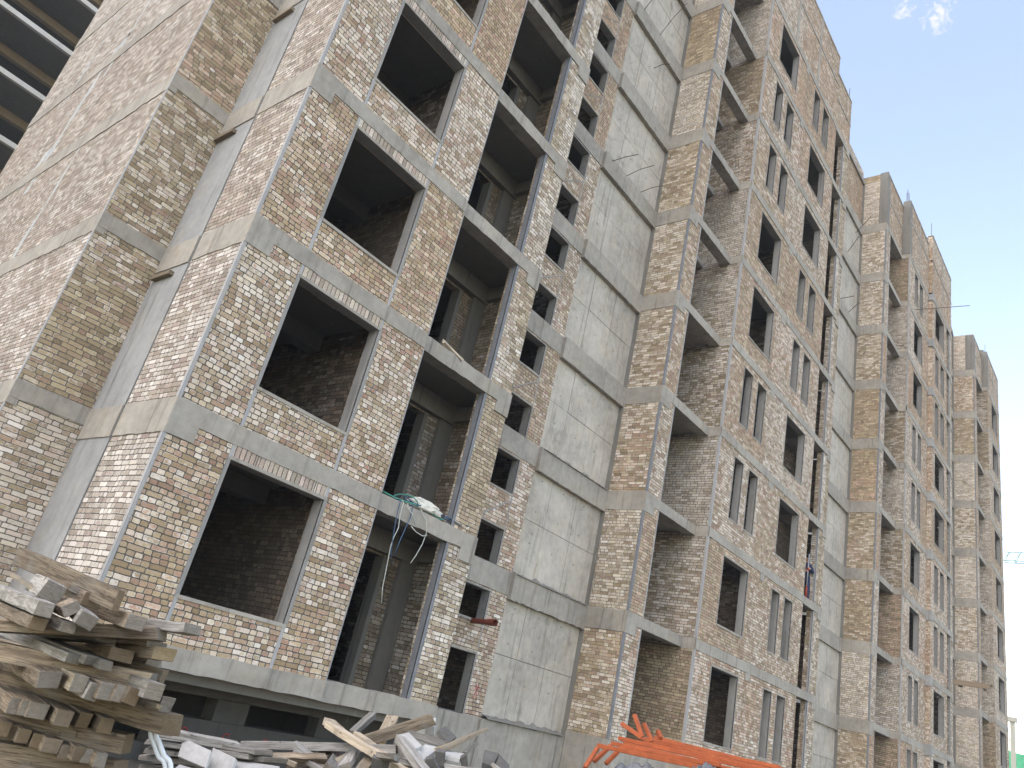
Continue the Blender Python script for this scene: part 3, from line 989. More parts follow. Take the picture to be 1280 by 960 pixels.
# planks lying on the second-floor loggia beam
def beam(name, p0, p1, w, h, mat, roll=0.0, taper=0.0, segs=5, bevel=.006, warp=.0025, chop=.012):
    """sawn timber from p0 to p1, w across, h high; grain mapped along its length"""
    p0 = V(p0); p1 = V(p1)
    a = (p1 - p0); L = a.length; a.normalize()
    up = V((0, 0, 1))
    s = a.cross(up)
    if s.length < 1e-3: s = V((1, 0, 0))
    s.normalize(); t = s.cross(a).normalized()
    s, t = s * math.cos(roll) + t * math.sin(roll), t * math.cos(roll) - s * math.sin(roll)
    m = MB()
    rings = []
    for i in range(segs + 1):
        f = i / segs
        c = a * (L * f) + s * rj(warp) + t * rj(warp)
        k = 1 - taper * f
        ring = []
        for (x, y) in ((-1, -1), (1, -1), (1, 1), (-1, 1)):
            e = a * (rj(chop) if i in (0, segs) else 0)
            ring.append(c + s * (x * w / 2 * k * (1 + rj(.03))) + t * (y * h / 2 * k * (1 + rj(.03))) + e)
        rings.append(ring)
    base = p0
    for i in range(segs):
        for j in range(4):
            l = (j + 1) % 4
            A = rings[i]; B = rings[i + 1]
            u0 = L * i / segs; u1 = L * (i + 1) / segs
            per = [0, w, w + h, 2 * w + h, 2 * w + 2 * h]
            m.quad(A[j], A[l], B[l], B[j], [(u0, per[j]), (u0, per[j + 1]), (u1, per[j + 1]), (u1, per[j])])
    for r, o in ((rings[0][::-1], 60.0), (rings[-1], 61.0)):
        m.quad(*r, [(o, 0), (o + w, 0), (o + w, h), (o, h)])
    me_o = m.build(name, mat, None)
    # weld the shell so the bevel can round its edges
    bm = bmesh.new(); bm.from_mesh(me_o.data)
    bmesh.ops.remove_doubles(bm, verts=bm.verts, dist=1e-5)
    bmesh.ops.recalc_face_normals(bm, faces=bm.faces)
    bm.to_mesh(me_o.data); bm.free()
    me_o.location = base
    if bevel:
        md = me_o.modifiers.new('bevel', 'BEVEL'); md.width = bevel; md.segments = 2; md.limit_method = 'ANGLE'; md.angle_limit = R_(50)
    return me_o


a = at_plane(552, 426, 1, .22); b = at_plane(578, 452, 1, .16)
tag(beam('plank', a, b, .05, .10, M['timber_new'], .3), 'pale plank end resting on the loggia beam two floors above the cables', 'plank')
a = at_plane(552, 431, 1, .16); b = at_plane(573, 454, 1, .12)
tag(beam('plank', a, b, .16, .03, M['timber'], .9), 'brown board under the pale plank on the upper loggia beam', 'plank')


# worker in the narrow loggia of the second section
def person():
    base = V((23.45, -.01, 6.0))
    vs = [('pelvis', (0, 0, .92), .125), ('waist', (0, 0, 1.08), .115), ('chest', (0, .0, 1.32), .15), ('neck0', (0, 0, 1.47), .075), ('neck', (0, -.01, 1.53), .052),
          ('hem', (0, 0, .82), .115), ('belt', (0, 0, 1.04), .150), ('tip', (0, 0, .1), .03), ('headb', (0, -.02, 1.60), .075), ('head', (0, -.01, 1.68), .092), ('headt', (0, 0, 1.755), .065),
          ('hipL', (-.10, 0, .86), .095), ('kneeL', (-.11, -.04, .48), .065), ('ankL', (-.11, 0, .09), .045), ('toeL', (-.12, -.15, .04), .022),
          ('hipR', (.10, 0, .86), .095), ('kneeR', (.13, -.03, .48), .065), ('ankR', (.15, .02, .09), .045), ('toeR', (.18, -.13, .04), .022),
          ('shL', (-.19, 0, 1.41), .065), ('elL', (-.26, -.12, 1.15), .045), ('wrL', (-.20, -.32, 1.10), .032),
          ('shR', (.19, 0, 1.41), .065), ('elR', (.27, -.10, 1.16), .045), ('wrR', (.02, -.32, 1.22), .032)]
    idx = {n: i for i, (n, _, _) in enumerate(vs)}
    ed = [('pelvis', 'waist'), ('waist', 'chest'), ('chest', 'neck0'), ('neck0', 'neck'), ('neck', 'headb'), ('headb', 'head'), ('head', 'headt'),
          ('pelvis', 'hipL'), ('hipL', 'kneeL'), ('kneeL', 'ankL'), ('ankL', 'toeL'), ('pelvis', 'hipR'), ('hipR', 'kneeR'), ('kneeR', 'ankR'), ('ankR', 'toeR'),
          ('chest', 'shL'), ('shL', 'elL'), ('elL', 'wrL'), ('chest', 'shR'), ('shR', 'elR'), ('elR', 'wrR')]

    def skin(name, verts, edges, mat, parent, root=0, sub=2):
        me = bpy.data.meshes.new(name)
        me.from_pydata([v[0] for v in verts], edges, [])
        o = bpy.data.objects.new(name, me); COL.objects.link(o)
        o.parent = parent
        o.modifiers.new('skin', 'SKIN')
        for i, v in enumerate(me.skin_vertices[0].data):
            v.radius = (verts[i][1], verts[i][1]); v.use_root = (i == root)
        s = o.modifiers.new('sub', 'SUBSURF'); s.levels = sub; s.render_levels = sub
        me.materials.append(mat)
        return o
    t = empty('person', base)
    tag(t, 'person in dark blue clothes and cap holding a long pole in an opening', 'person')
    # hands: palm and five finger chains grow out of the wrists
    verts = [(v, r) for _, v, r in vs]; edges = [(idx[a], idx[b]) for a, b in ed]
    for wn, sgn in (('wrL', -1), ('wrR', 1)):
        w0 = V(vs[idx[wn]][1])
        d = V((.05 * -sgn, -.06, 0)) if wn == 'wrL' else V((-.06, -.05, 0))
        palm = w0 + d * .8
        pi = len(verts); verts.append((tuple(palm), .034)); edges.append((idx[wn], pi))
        for f in range(4):
            b0 = palm + d * .55 + V((0, 0, .03 - .02 * f)); b1 = b0 + d * (.55 - .05 * abs(f - 1)) + V((.0, .02, 0)); b2 = b1 + V((0, .035, 0)) - d * .1
            i0 = len(verts); verts += [(tuple(b0), .010), (tuple(b1), .009), (tuple(b2), .008)]
            edges += [(pi, i0), (i0, i0 + 1), (i0 + 1, i0 + 2)]
        th = palm + V((0, 0, .045)); i0 = len(verts)
        verts += [(tuple(th), .011), (tuple(th + d * .4 + V((0, .01, .01))), .009)]; edges += [(pi, i0), (i0, i0 + 1)]
    keep = [i for i in range(len(verts)) if i not in (idx['hem'], idx['belt'], idx['tip'])]
    mp_ = {o: n for n, o in enumerate(keep)}
    body = skin('body', [verts[i] for i in keep], [(mp_[a], mp_[b]) for a, b in edges], M['skin'], t)
    def cloth(name, ns, es, grow, mat):
        ii = {n: i for i, n in enumerate(ns)}
        return skin(name, [(vs[idx[n]][1], vs[idx[n]][2] + grow) for n in ns], [(ii[a], ii[b]) for a, b in es], mat, t)
    cloth('jacket', ['chest', 'waist', 'pelvis', 'hem', 'neck0', 'shL', 'elL', 'wrL', 'shR', 'elR', 'wrR'],
          [('chest', 'waist'), ('waist', 'pelvis'), ('pelvis', 'hem'), ('chest', 'neck0'), ('chest', 'shL'), ('shL', 'elL'), ('elL', 'wrL'), ('chest', 'shR'), ('shR', 'elR'), ('elR', 'wrR')], .026, M['work_clothes'])
    cloth('trousers', ['pelvis', 'belt', 'hipL', 'kneeL', 'ankL', 'hipR', 'kneeR', 'ankR'],
          [('pelvis', 'belt'), ('pelvis', 'hipL'), ('hipL', 'kneeL'), ('kneeL', 'ankL'), ('pelvis', 'hipR'), ('hipR', 'kneeR'), ('kneeR', 'ankR')], .016, M['work_clothes'])
    for s in (('ankL', 'toeL'), ('ankR', 'toeR')): cloth('shoe', list(s), [s], .034, M['hair'])
    m = MB()
    m.tube([base + V((0, 0, 1.725)), base + V((0, 0, 1.76)), base + V((0, 0, 1.81)), base + V((0, .0, 1.825))], [.108, .11, .085, .03], 12)
    m.hexa([base + V(q) for q in ((-.08, -.06, 1.725), (.08, -.06, 1.725), (.06, -.19, 1.715), (-.06, -.19, 1.715), (-.08, -.06, 1.737), (.08, -.06, 1.737), (.06, -.19, 1.725), (-.06, -.19, 1.725))])
    m.build('cap', M['hair'], t, smooth=True)
    m = MB()
    for x in (-.033, .033): m.tube([base + V((x, -.098, 1.685)), base + V((x, -.108, 1.685))], .011, 8)
    m.build('eye', M['hair'], t)
    m = MB(); m.tube([base + V((0, -.095, 1.67)), base + V((0, -.125, 1.645)), base + V((0, -.10, 1.635))], [.012, .017, .012], 8); m.build('nose', M['skin'], t, smooth=True)
    m = MB(); m.tube([base + V((-.025, -.100, 1.605)), base + V((.025, -.100, 1.605))], .007, 6); m.build('mouth', M['red_pipe'], t)
    m = MB()
    for x in (-.097, .097): m.tube([base + V((x, 0, 1.64)), base + V((x, .005, 1.70))], [.014, .018], 8)
    m.build('ear', M['skin'], t, smooth=True)
    t.rotation_euler = (0, 0, R_(-45)); t.scale = (.9, .9, .9)
    q = base + V((-.343, -.20, 0)) * .9
    p = empty('long_handled_tool', q); tag(p, 'grey pole with red lower end held upright by the worker', 'tool')
    m = MB(); m.tube([q + V((.06, .0, 1.62)), q + V((0, 0, .45))], .022, 8); m.build('handle', M['tool_grey'], p, smooth=True)
    m = MB(); m.tube([q + V((0, 0, .46)), q + V((-.02, .0, .30)), q + V((-.02, 0, .02))], [.025, .045, .05], 12); m.build('head', M['tool_red'], p, smooth=True)
    m = MB(); m.tube([q + V((.035, 0, 1.12)), q + V((.033, 0, 1.0))], .04, 8); m.build('grip', M['tool_red'], p, smooth=True)
person()

# plank platform sticking out of the third section
p = empty('scaffold_platform', (43.0, -1.2, 6.7)); tag(p, 'brown plank platform sticking out of the wall between the last two sections', 'platform')
for i in range(3):
    m = MB(); m.box(42.75 + .32 * i, 43.05 + .32 * i, -2.75 + .1 * i, -.3, 6.68, 6.74); m.build('deck_board', M['timber'], p)
for bb in ((42.7, 43.7, -2.4, -2.28, 6.54, 6.678), (42.7, 43.7, -1.3, -1.18, 6.54, 6.678), (42.62, 42.69, -2.7, -.3, 6.5, 6.74)):
    m = MB(); m.box(*bb); m.build('bearer', M['timber'], p)

# ------------------------------------------------------------------ ground
def hgt(x, y):
    h = GZ
    h += .95 * math.exp(-(((x - .6) / 1.5) ** 2 + ((y + 4.9) / 1.2) ** 2))
    h += 1.33 * math.exp(-(((x - 3.4) / 1.7) ** 2 + ((y + 5.9) / 1.2) ** 2))
    h += .04 * math.sin(x * 2.1) * math.sin(y * 1.7)
    return h


xs = [-1500, -400, -120, -40, -20] + [-10 + .4 * i for i in range(56)] + [14 + i * 3 for i in range(16)] + [80, 140, 300, 800, 2000]
ys = [-1500, -400, -120, -45, -22] + [-13 + .4 * i for i in range(33)] + [1, 4, 9, 20, 60, 200, 700, 2000]
m = MB()
for x in xs:
    for y in ys: m.v.append(V((x, y, hgt(x, y))))
for i in range(len(xs) - 1):
    for j in range(len(ys) - 1):
        a = i * len(ys) + j
        m.f.append((a, a + len(ys), a + len(ys) + 1, a + 1)); m.uv.append(None)
o = m.build('ground', M['dirt'], None, smooth=True); tag(o, 'bare brown dirt ground of the building site', 'ground', kind='structure')

# ------------------------------------------------------------------ timber stack at lower left
e2 = V((.1878, .9822, 0)).normalized()


def tim(label, p0, p1, w, h, mat='timber', roll=0., group=None, bevel=.0035, **k):
    o = beam('timber_beam', p0, p1, w, h, M[mat], roll, bevel=bevel, **k)
    tag(o, label, 'timber', group)
    return o


GRP = 'timbers of the stack at lower left'
DEP = 3.3


def long_beam(label, ur, vr, vl, thick, depth=.12, mat='timber', d=DEP, ext=1.2, group=None, back=0.0):
    """front-row long timber: centre line seen from (0,vl) to (ur,vr), level"""
    a = at(ur, vr, d)
    r = ray(0, vl); t = (a.z - CAM.z) / r.z
    t = min(max(t, d + .02), d + .35)
    b = CAM + r * t
    dr = (b - a).normalized()
    off = V((dr.y, -dr.x, 0)); off = off if off.dot(e2) > 0 else -off
    a = a + off * (depth / 2 + back); b = b + off * (depth / 2 + back)
    return tim(label, a, b + dr * ext, depth, thick, mat, 0., group)


def cross(label, u, v, w, h, d=DEP, L=1.6, mat='timber', roll=0., dirv=None, group=None):
    a = at(u, v, d)
    return tim(label, a, a + (dirv or e2) * L, w * .86, h * .84, mat, roll, group)


long_beam('long brown timber, lowest one in view at the bottom left edge', 140, 968, 945, .10)
long_beam('long timber second from the bottom, ending left of the others above it', 152, 931, 896, .078)
long_beam('thick long timber reaching furthest right in the lower part of the stack', 206, 905.5, 846, .088)
long_beam('long wet grey timber with a shiny top edge', 185, 853, 815, .075)
tim('rounded board end behind the wet grey timber', at(206, 846, 3.42), at(132, 829, 3.5), .05, .062)
long_beam('thin dark timber lying across the stack under the loose top pieces', 196, 791, 781, .055)
G1 = 'sawn timber ends between the lowest long timbers'
for i, (u, v) in enumerate(((4, 911), (15, 914), (30, 920), (47, 925), (64, 932), (83, 939), (99, 942), (113, 945), (126, 950))):
    cross('small sawn timber end in the bottom row of ends', u, v + 1, .058 + .022 * (i % 3 == 1), .066, 3.21 + .03 * (i % 2), group=G1, L=1.4)
G2 = 'sawn timber ends between the second and third long timbers'
for i, (u, v, w) in enumerate(((18, 882, .06), (31, 885, .05), (47, 889, .085), (80, 898, .075), (105, 900, .06), (133, 907, .07))):
    cross('sawn timber end in the middle row of ends', u, v, w, .074, 3.20 + .08 * (i > 3), group=G2, L=1.4)
for (u, v, w, lab, mt) in ((62, 850, .10, 'double split timber end under the wet grey timber', 'timber'), (99, 855, .065, 'pale yellow timber end under the wet grey timber', 'timber_new'),
                           (116, 866, .062, 'whitish tilted timber end in the centre of the stack', 'timber_grey'), (133, 865, .08, 'broad brown timber end right of the whitish one', 'timber'),
                           (149, 867, .05, 'narrow timber end fourth from the right tip', 'timber'), (166, 871, .07, 'dark timber end near the right tip of the stack', 'timber'),
                           (192, 864, .085, 'grey block shaped timber end at the right tip of the stack', 'timber_grey')):
    cross(lab, u, v, w, .078, 3.12, 1.3, mt, rj(.2))
tim('broken yellow timber with splintered tip at the right of the stack', at(176, 879, 3.3), at(198, 884, 3.22), .05, .05, 'timber_new', .4, taper=.6)
tim('short pale board end under the grey block at the right', at(208, 882, 3.36), at(172, 873, 3.55), .06, .065)
G3 = 'grey plank tops pointing out of the upper stack'
for (u, v, w) in ((91, 824, .075), (113, 826, .062), (134, 832, .062)):
    cross('grey plank lying flat with its end towards the viewer in the upper stack', u, v, w, .045, 3.22, 1.2, 'timber_grey', 0., V((-.02, .985, .03)), G3)
tim('rounded plank end left of the splintered plank', at(152, 820, 3.32), at(118, 811, 3.75), .10, .052)
tim('splintered plank end sticking out at the right', at(205, 818, 3.34), at(158, 810, 3.6), .10, .055, 'timber_new', .05, taper=-.1)
tim('thin cracked plank above the splintered plank', at(197, 806, 3.36), at(105, 796, 3.7), .10, .030, 'timber')
tim('thin board just under the dark timber', at(132, 799, 3.38), at(58, 795, 3.6), .10, .026, 'timber_grey')
for i, (u0, v0, u1, v1) in enumerate(((190, 833, 60, 812), (182, 812, 50, 800), (178, 845, 40, 822), (186, 800, 60, 795), (192, 826, 30, 818))):
    tim('long timber in the shadowed middle of the upper stack', at(u0, v0, 3.62 + .08 * i), at(u1, v1, 3.75 + .1 * i), .12, .075, group='timbers deep in the upper stack')
# loose pieces on top
vp = V((.25, 1.30, .03)).normalized()
def top(label, u, v, d, w, h, L, dirv, mat='timber', roll=0.):
    a = at(u, v, d)
    return tim(label, a, a + dirv.normalized() * L, w, h, mat, roll, bevel=.004)
eA = ray(-177, 666)
top('big squared timber with a clean cut end, leftmost on top of the stack', 56.5, 761.5, 2.95, .062, .056, 1.5, eA, 'timber_grey')
top('brown squared timber just under the big grey one at the left edge', 47, 780.5, 2.98, .060, .050, 1.5, ray(-190, 668))
top('tilted timber with a cracked end beside the big grey one', 88.5, 762, 3.02, .062, .048, 1.0, ray(-60, 690), 'timber', .7)
top('whitewashed timber pointing at the viewer in the middle of the top', 108, 775, 2.98, .072, .055, 1.1, ray(-10, 665), 'timber_grey', -.25)
top('short timber block wedged under the whitewashed one', 85, 784, 3.02, .055, .042, .9, ray(-150, 680), 'timber_grey')
tim('small timber behind the whitewashed one', at(115, 751, 3.25), at(85, 735, 3.6), .08, .06)
tim('long plank propped up at an angle over the top of the stack', at(148, 751.5, 3.15), at(24, 695, 3.75), .035, .085, 'timber', .0)
tim('squared timber with a dark end face at the right of the top', at(169, 779, 3.15), at(112, 758, 3.75), .075, .058, 'timber')
tim('grey board pointing right, furthest out on top of the stack', at(241, 787, 3.35), at(180, 780, 3.45), .10, .042, 'timber_grey')
tim('thin yellow splinter sticking up on the top left', at(18, 720, 3.3), at(46, 737, 3.2), .022, .018, 'timber_new', 0., bevel=.002)
tim('old grey timber stub at the back of the top', at(50, 732, 3.3), at(66, 740, 3.15), .09, .075, 'timber_grey', .2)
# the body of the stack behind and below its front row
GB = 'hidden body of the timber stack'
O = at(150, 950, 3.34)
eL = (at(0, 845, 3.45) - at(202, 905, 3.3)); eL.z = 0; eL.normalize()
for lay in range(0, 9):
    z = GZ + .05 + lay * .098
    if lay % 2 == 0:
        for i in range(4):
            p = V((O.x, O.y, 0)) + e2 * (.42 + i * .36) + V((0, 0, z)); tim('long timber in the shadowed body of the stack', p - eL * .1, p + eL * 2.2, .12, .09, group=GB)
    else:
        for i in range(7):
            p = V((O.x, O.y, 0)) + eL * (.1 + i * .3) + e2 * .36 + V((0, 0, z)); tim('cross timber in the shadowed body of the stack', p, p + e2 * 1.25, .10, .09, group=GB)
for lay in range(9, 14):
    z = GZ + .05 + lay * .098
    for i in range(2):
        p = V((O.x, O.y, 0)) + e2 * (.75 + i * .5) + V((0, 0, z)); tim('long timber in the shadowed body of the stack', p + eL * .1, p + eL * 2.2, .12, .09, group=GB)

# ------------------------------------------------------------------ debris heap
def plank(label, u0, v0, d0, u1, v1, d1, w, h, mat='timber_new', roll=0., taper=0., group=None):
    o = beam('plank', at(u0, v0, d0), at(u1, v1, d1), w, h, M[mat], roll, taper, bevel=.004)
    tag(o, label, 'plank', group)


def slab(label, pts, d, th, mat='board', dd=0.0):
    """flat board from four corners seen from here, each at its own depth; th thick"""
    ds = d if isinstance(d, (list, tuple)) else [d] * 4
    P = [at(u, v, q) for (u, v), q in zip(pts, ds)]
    n = (P[1] - P[0]).cross(P[3] - P[0]).normalized()
    if n.dot(CAM - P[0]) < 0: n = -n
    c = sum(P, V()) / 4
    m = MB(); m.hexa([p - n * th for p in P] + P)
    e = m.build('board', M[mat], None, bevel=.004)
    e.data.transform(Matrix.Translation(-c)); e.location = c
    bm = bmesh.new(); bm.from_mesh(e.data); bmesh.ops.recalc_face_normals(bm, faces=bm.faces); bm.to_mesh(e.data); bm.free()
    tag(e, label, 'board')


plank('long pale plank crossing the debris heap from upper left to bottom', 411, 906, 5.5, 510, 968, 5.0, .09, .045)
plank('narrow pale plank lying beside the long crossing plank', 446, 918, 5.6, 515, 968, 5.1, .06, .035)
plank('dark grey stick pointing up at the back of the heap', 440, 917, 6.2, 467, 893, 6.5, .06, .05, 'timber_grey')
plank('clean pale plank standing up at the back of the heap', 474, 928, 6.1, 491, 896, 6.4, .10, .03)
plank('orange brown timber with a rotten end leaning to the right', 455, 927, 5.9, 541, 898.5, 6.1, .08, .085, 'timber')
plank('long level plank across the left half of the heap', 303, 931, 5.5, 496, 936, 5.4, .10, .055, 'timber_grey')
plank('grey white plank sloping down in front of the heap', 500, 924, 5.4, 531, 966, 5.0, .08, .05, 'timber_grey')
plank('pale grey plank behind the tilted grey board', 510, 917, 5.9, 560, 932, 5.8, .08, .05, 'timber_grey')
plank('bright wooden plank with a pointed tip at the right of the heap', 548, 938, 5.5, 609, 911.5, 5.9, .085, .04, 'timber_new', .3, .45)
plank('short pale plank at the bottom of the heap', 400, 966, 5.0, 444, 944, 5.4, .09, .04)
plank('light plank stub below the long crossing plank', 448, 968, 5.0, 465, 946, 5.3, .08, .04)
plank('thin stick at the far right of the heap', 580, 942, 5.7, 596, 928, 5.8, .03, .03, 'timber_grey')
plank('brown board half buried on the left of the heap', 366, 962, 5.1, 413, 941, 5.5, .10, .03, 'timber')
plank('grey stick lying down to the right in the left half of the heap', 370, 940, 5.2, 405, 966, 5.0, .045, .03, 'timber_grey')
plank('pale stick beside the white sheets', 343, 945, 5.0, 371, 957, 4.9, .03, .03)
plank('long white board on the left beside the timber stack', 196, 914, 4.7, 297, 933, 4.9, .12, .05, 'timber_grey')
plank('pale board end propped at the right edge of the basement opening', 410, 902, 5.6, 424, 914, 5.5, .09, .05)
GP = 'weathered boards lying flat behind the white sheets'
for i, (u0, v0, u1, v1) in enumerate(((186, 926, 250, 934), (186, 936, 262, 946), (180, 946, 250, 953), (184, 957, 262, 962), (270, 939, 322, 946), (284, 933, 330, 941), (300, 950, 345, 951))):
    plank('weathered flat board in the layered pile left of the heap', u0, v0, 4.75 + .03 * i, u1, v1, 4.8, .20, .03, 'timber_grey', group=GP)
slab('white grey square panel tilted towards the viewer', [(229, 922), (264, 938), (257, 960), (222, 945)], [4.75, 4.6, 4.45, 4.6], .03)
slab('white grey panel with a chipped corner right of the square panel', [(266, 934), (294, 947), (288, 966), (259, 962)], [4.75, 4.6, 4.5, 4.6], .03)
slab('broad pale panel lying flat at the bottom edge', [(281, 947), (350, 958), (330, 972), (276, 968)], [4.8, 4.7, 4.4, 4.5], .03)
slab('grey panel lying in front of the square panels', [(224, 955), (262, 966), (240, 980), (206, 972)], [4.5, 4.4, 4.2, 4.3], .03)
slab('grey board tilted down to the right on the heap', [(498, 918), (511, 915), (528, 932), (516, 937)], [5.6, 5.7, 5.4, 5.3], .04)
slab('pale blue grey board lying flat in the middle of the heap', [(531, 930), (549, 934), (527, 952), (517, 943)], [5.6, 5.6, 5.2, 5.2], .03)
slab('dark square board propped up at the back right of the heap', [(548, 912), (557, 906.5), (571, 921), (560, 929)], [5.9, 6.0, 5.9, 5.8], .04, 'board_dark')
slab('dark board end left of the middle of the heap', [(465, 947), (487, 952), (483, 970), (463, 966)], 4.95, .05, 'board_dark')
slab('dark upright board end in the heap', [(545, 939), (557, 941), (554, 960), (542, 957)], 5.25, .05, 'board_dark')
slab('flat grey board bent over at the right of the heap', [(557, 937), (582, 942), (575, 948), (553, 943)], [5.6, 5.6, 5.3, 5.3], .03)
slab('hanging grey board end under the bent board', [(575, 948), (583, 943), (585, 959), (577, 961)], 5.3, .04, 'board_dark')
slab('dark grey board near the concrete wall', [(606, 937), (624, 941), (616, 957), (603, 953)], [5.8, 5.8, 5.6, 5.6], .04, 'board_dark')
slab('dark grey board furthest right in the heap', [(624, 942), (637, 956), (632, 966), (616, 962)], [5.8, 5.7, 5.5, 5.6], .04, 'board_dark')
slab('small grey board standing at the foot of the heap', [(532, 949), (541, 948), (549, 962), (529, 963)], 5.1, .04, 'board_dark')
slab('grey concrete block at the end of the loggia beam', [(532, 908), (543, 907), (543, 920), (531, 918)], 6.2, .15, 'board')
random.seed(5)
for i in range(16):
    u = random.uniform(395, 625); v = random.uniform(948, 966); d = random.uniform(5.0, 5.6)
    p = at(u, v, d); q = p + V((rj(.5), rj(.5), rj(.12)))
    o = beam('plank', p, q, random.uniform(.05, .11), random.uniform(.02, .045), M[random.choice(('timber', 'timber_grey', 'timber_grey'))], rj(.6), bevel=.003)
    tag(o, 'small broken piece of wood scattered at the foot of the debris heap', 'plank', 'broken wood at the foot of the heap')
# two white plastic pipes hanging beside the timber stack
for (pts, lab) in (([(188, 914), (192, 928), (198, 945), (207, 964)], 'white curved plastic pipe beside the timber stack, left of its twin'),
                   ([(195, 915), (199, 928), (205, 944), (214, 964)], 'white curved plastic pipe beside the timber stack, right of its twin')):
    m = MB(); P = [at(u, v, 3.46 - .02 * i) for i, (u, v) in enumerate(pts)]
    P = [P[0] + V((-.03, .06, .16))] + P + [P[-1] + V((.10, -.02, -.3))]
    # smooth through the points
    Q = []
    for i in range(len(P) - 1):
        a, b = P[i], P[i + 1]; pa = P[max(0, i - 1)]; pb = P[min(len(P) - 1, i + 2)]
        for k in range(6):
            f = k / 6
            Q.append(.5 * ((2 * a) + (b - pa) * f + (2 * pa - 5 * a + 4 * b - pb) * f * f + (3 * a - pa - 3 * b + pb) * f ** 3))
    m.tube(Q, .0105, 10)
    tag(m.build('plastic_pipe', M['pvc'], None, smooth=True), lab, 'pipe')

# ------------------------------------------------------------------ orange steel frames on a sheeted heap
GO = 'orange steel frames lying on the sheeted heap'


def bar(m, a, b, w=.045):
    a = V(a); b = V(b); t = (b - a).normalized(); s = t.cross(V((0, 0, 1))).normalized() * w / 2; u = s.cross(t).normalized() * w / 2
    m.hexa([a - s - u, a + s - u, a + s + u, a - s + u, b - s - u, b + s - u, b + s + u, b - s + u])


def frame(label, u0, v0, d0, u1, v1, d1, leg, w=.034):
    a = at(u0, v0, d0); b = at(u1, v1, d1)
    t = empty('steel_trestle', a); tag(t, label, 'steel frame', GO)
    m = MB(); bar(m, a, b, w); m.build('rail', M['orange'], t, bevel=.004)
    if leg:
        m = MB(); bar(m, at(leg[0], leg[1], leg[2]), a - (a - at(leg[0], leg[1], leg[2])).normalized() * .01 + V((0, 0, -.012)), w * .9); m.build('leg', M['orange'], t, bevel=.004)


frame('orange steel frame nearest the viewer, its leg bent down at the left', 748, 932, 6.3, 890, 962, 5.4, (731, 960, 6.1))
frame('orange steel frame second from the front with a bent leg', 765, 929, 6.5, 985, 980, 5.3, (742, 952, 6.35))
frame('orange steel frame with its leg tucked under the front one', 774, 936, 6.4, 900, 956, 5.6, (757, 955, 6.3))
frame('topmost orange steel frame at the left end', 774, 923, 6.6, 975, 968, 5.5, None)
for i, (ua, va, da, ub, vb, db) in enumerate(((780, 929.5, 6.5, 960, 973, 5.5), (788, 934.5, 6.45, 905, 962.5, 5.6), (800, 922.5, 6.9, 975, 959.5, 6.0), (806, 926.5, 6.8, 985, 968, 5.8))):
    frame('orange steel rail in the tight bundle', ua, va, da, ub, vb, db, None, .030)
frame('orange steel rail along the back edge of the bundle', 818, 922, 7.0, 985, 964, 6.2, None)
for (u0, v0, u1, v1, lab) in ((776.5, 904, 802, 922, 'orange steel stub leaning left on top of the bundle'), (793, 893, 803, 921, 'tallest orange steel stub standing on the bundle'),
                              (805, 904, 815, 927, 'orange steel stub standing right of the tallest one'), (822.5, 914, 826, 923, 'small orange steel stub at the back')):
    a = at(u0, v0, 6.6); b = at(u1, v1, 6.5)
    m = MB(); bar(m, a, b, .036)
    o = m.build('steel_stub', M['orange'], None, bevel=.004); c = a.copy(); o.data.transform(Matrix.Translation(-c)); o.location = c
    tag(o, lab, 'steel stub')


def sheet(label, u, v, d, sx, sy, sz, seed, rot):
    """loosely gathered plastic sheet: a thin skin thrown into long sharp folds over a low heap"""
    rs = np.random.RandomState(seed)
    c = at(u, v, d)
    n = 70
    K = [(rs.uniform(3, 16), rs.uniform(-7, 7), rs.uniform(0, 6.3), rs.uniform(.03, .09)) for _ in range(12)]
    mm = MB()
    ca, sa = math.cos(rot), math.sin(rot)
    top, bot = [], []
    for i in range(n + 1):
        for j in range(n + 1):
            x = -1 + 2 * i / n; y = -1 + 2 * j / n
            r2 = x * x + y * y
            h = math.exp(-r2 * 1.1)
            f = 0
            for (kx, ky, ph, am) in K:
                f += am * (1 - 2 * abs(math.sin(kx * x + ky * y + ph + .6 * math.sin(3 * y + ph))))
            h = h * (.72 + .22 * math.tanh(f * 2.2)) + .07 * math.tanh(f * 2.0)
            X = x * sx * (1 + .12 * math.sin(5 * y + seed)) ; Y = y * sy * (1 + .12 * math.sin(4 * x + seed))
            mm.v.append(V((c.x + X * ca - Y * sa, c.y + X * sa + Y * ca, c.z - sz * .55 + h * sz * 1.3)))
    for i in range(n):
        for j in range(n):
            q = i * (n + 1) + j
            mm.f.append((q, q + n + 1, q + n + 2, q + 1)); mm.uv.append(None)
    o = mm.build('plastic_sheet', M['sheet'], None, smooth=True)
    o.data.transform(Matrix.Translation(-c)); o.location = c
    md = o.modifiers.new('thickness', 'SOLIDIFY'); md.thickness = .006
    tag(o, label, 'plastic sheet')


sheet('crumpled dark blue plastic sheet under the orange frames', 806, 970, 5.8, .44, .34, .20, 5, .3)
sheet('crumpled plastic sheet at the left foot of the orange frames', 745, 972, 6.0, .26, .26, .14, 8, 0.)
sheet('blue grey plastic sheet folded over the orange frames', 886, 966, 5.15, .16, .15, .15, 9, .8)
sheet('black plastic scrap left of the orange frames', 705, 976, 6.2, .24, .22, .12, 12, .2)

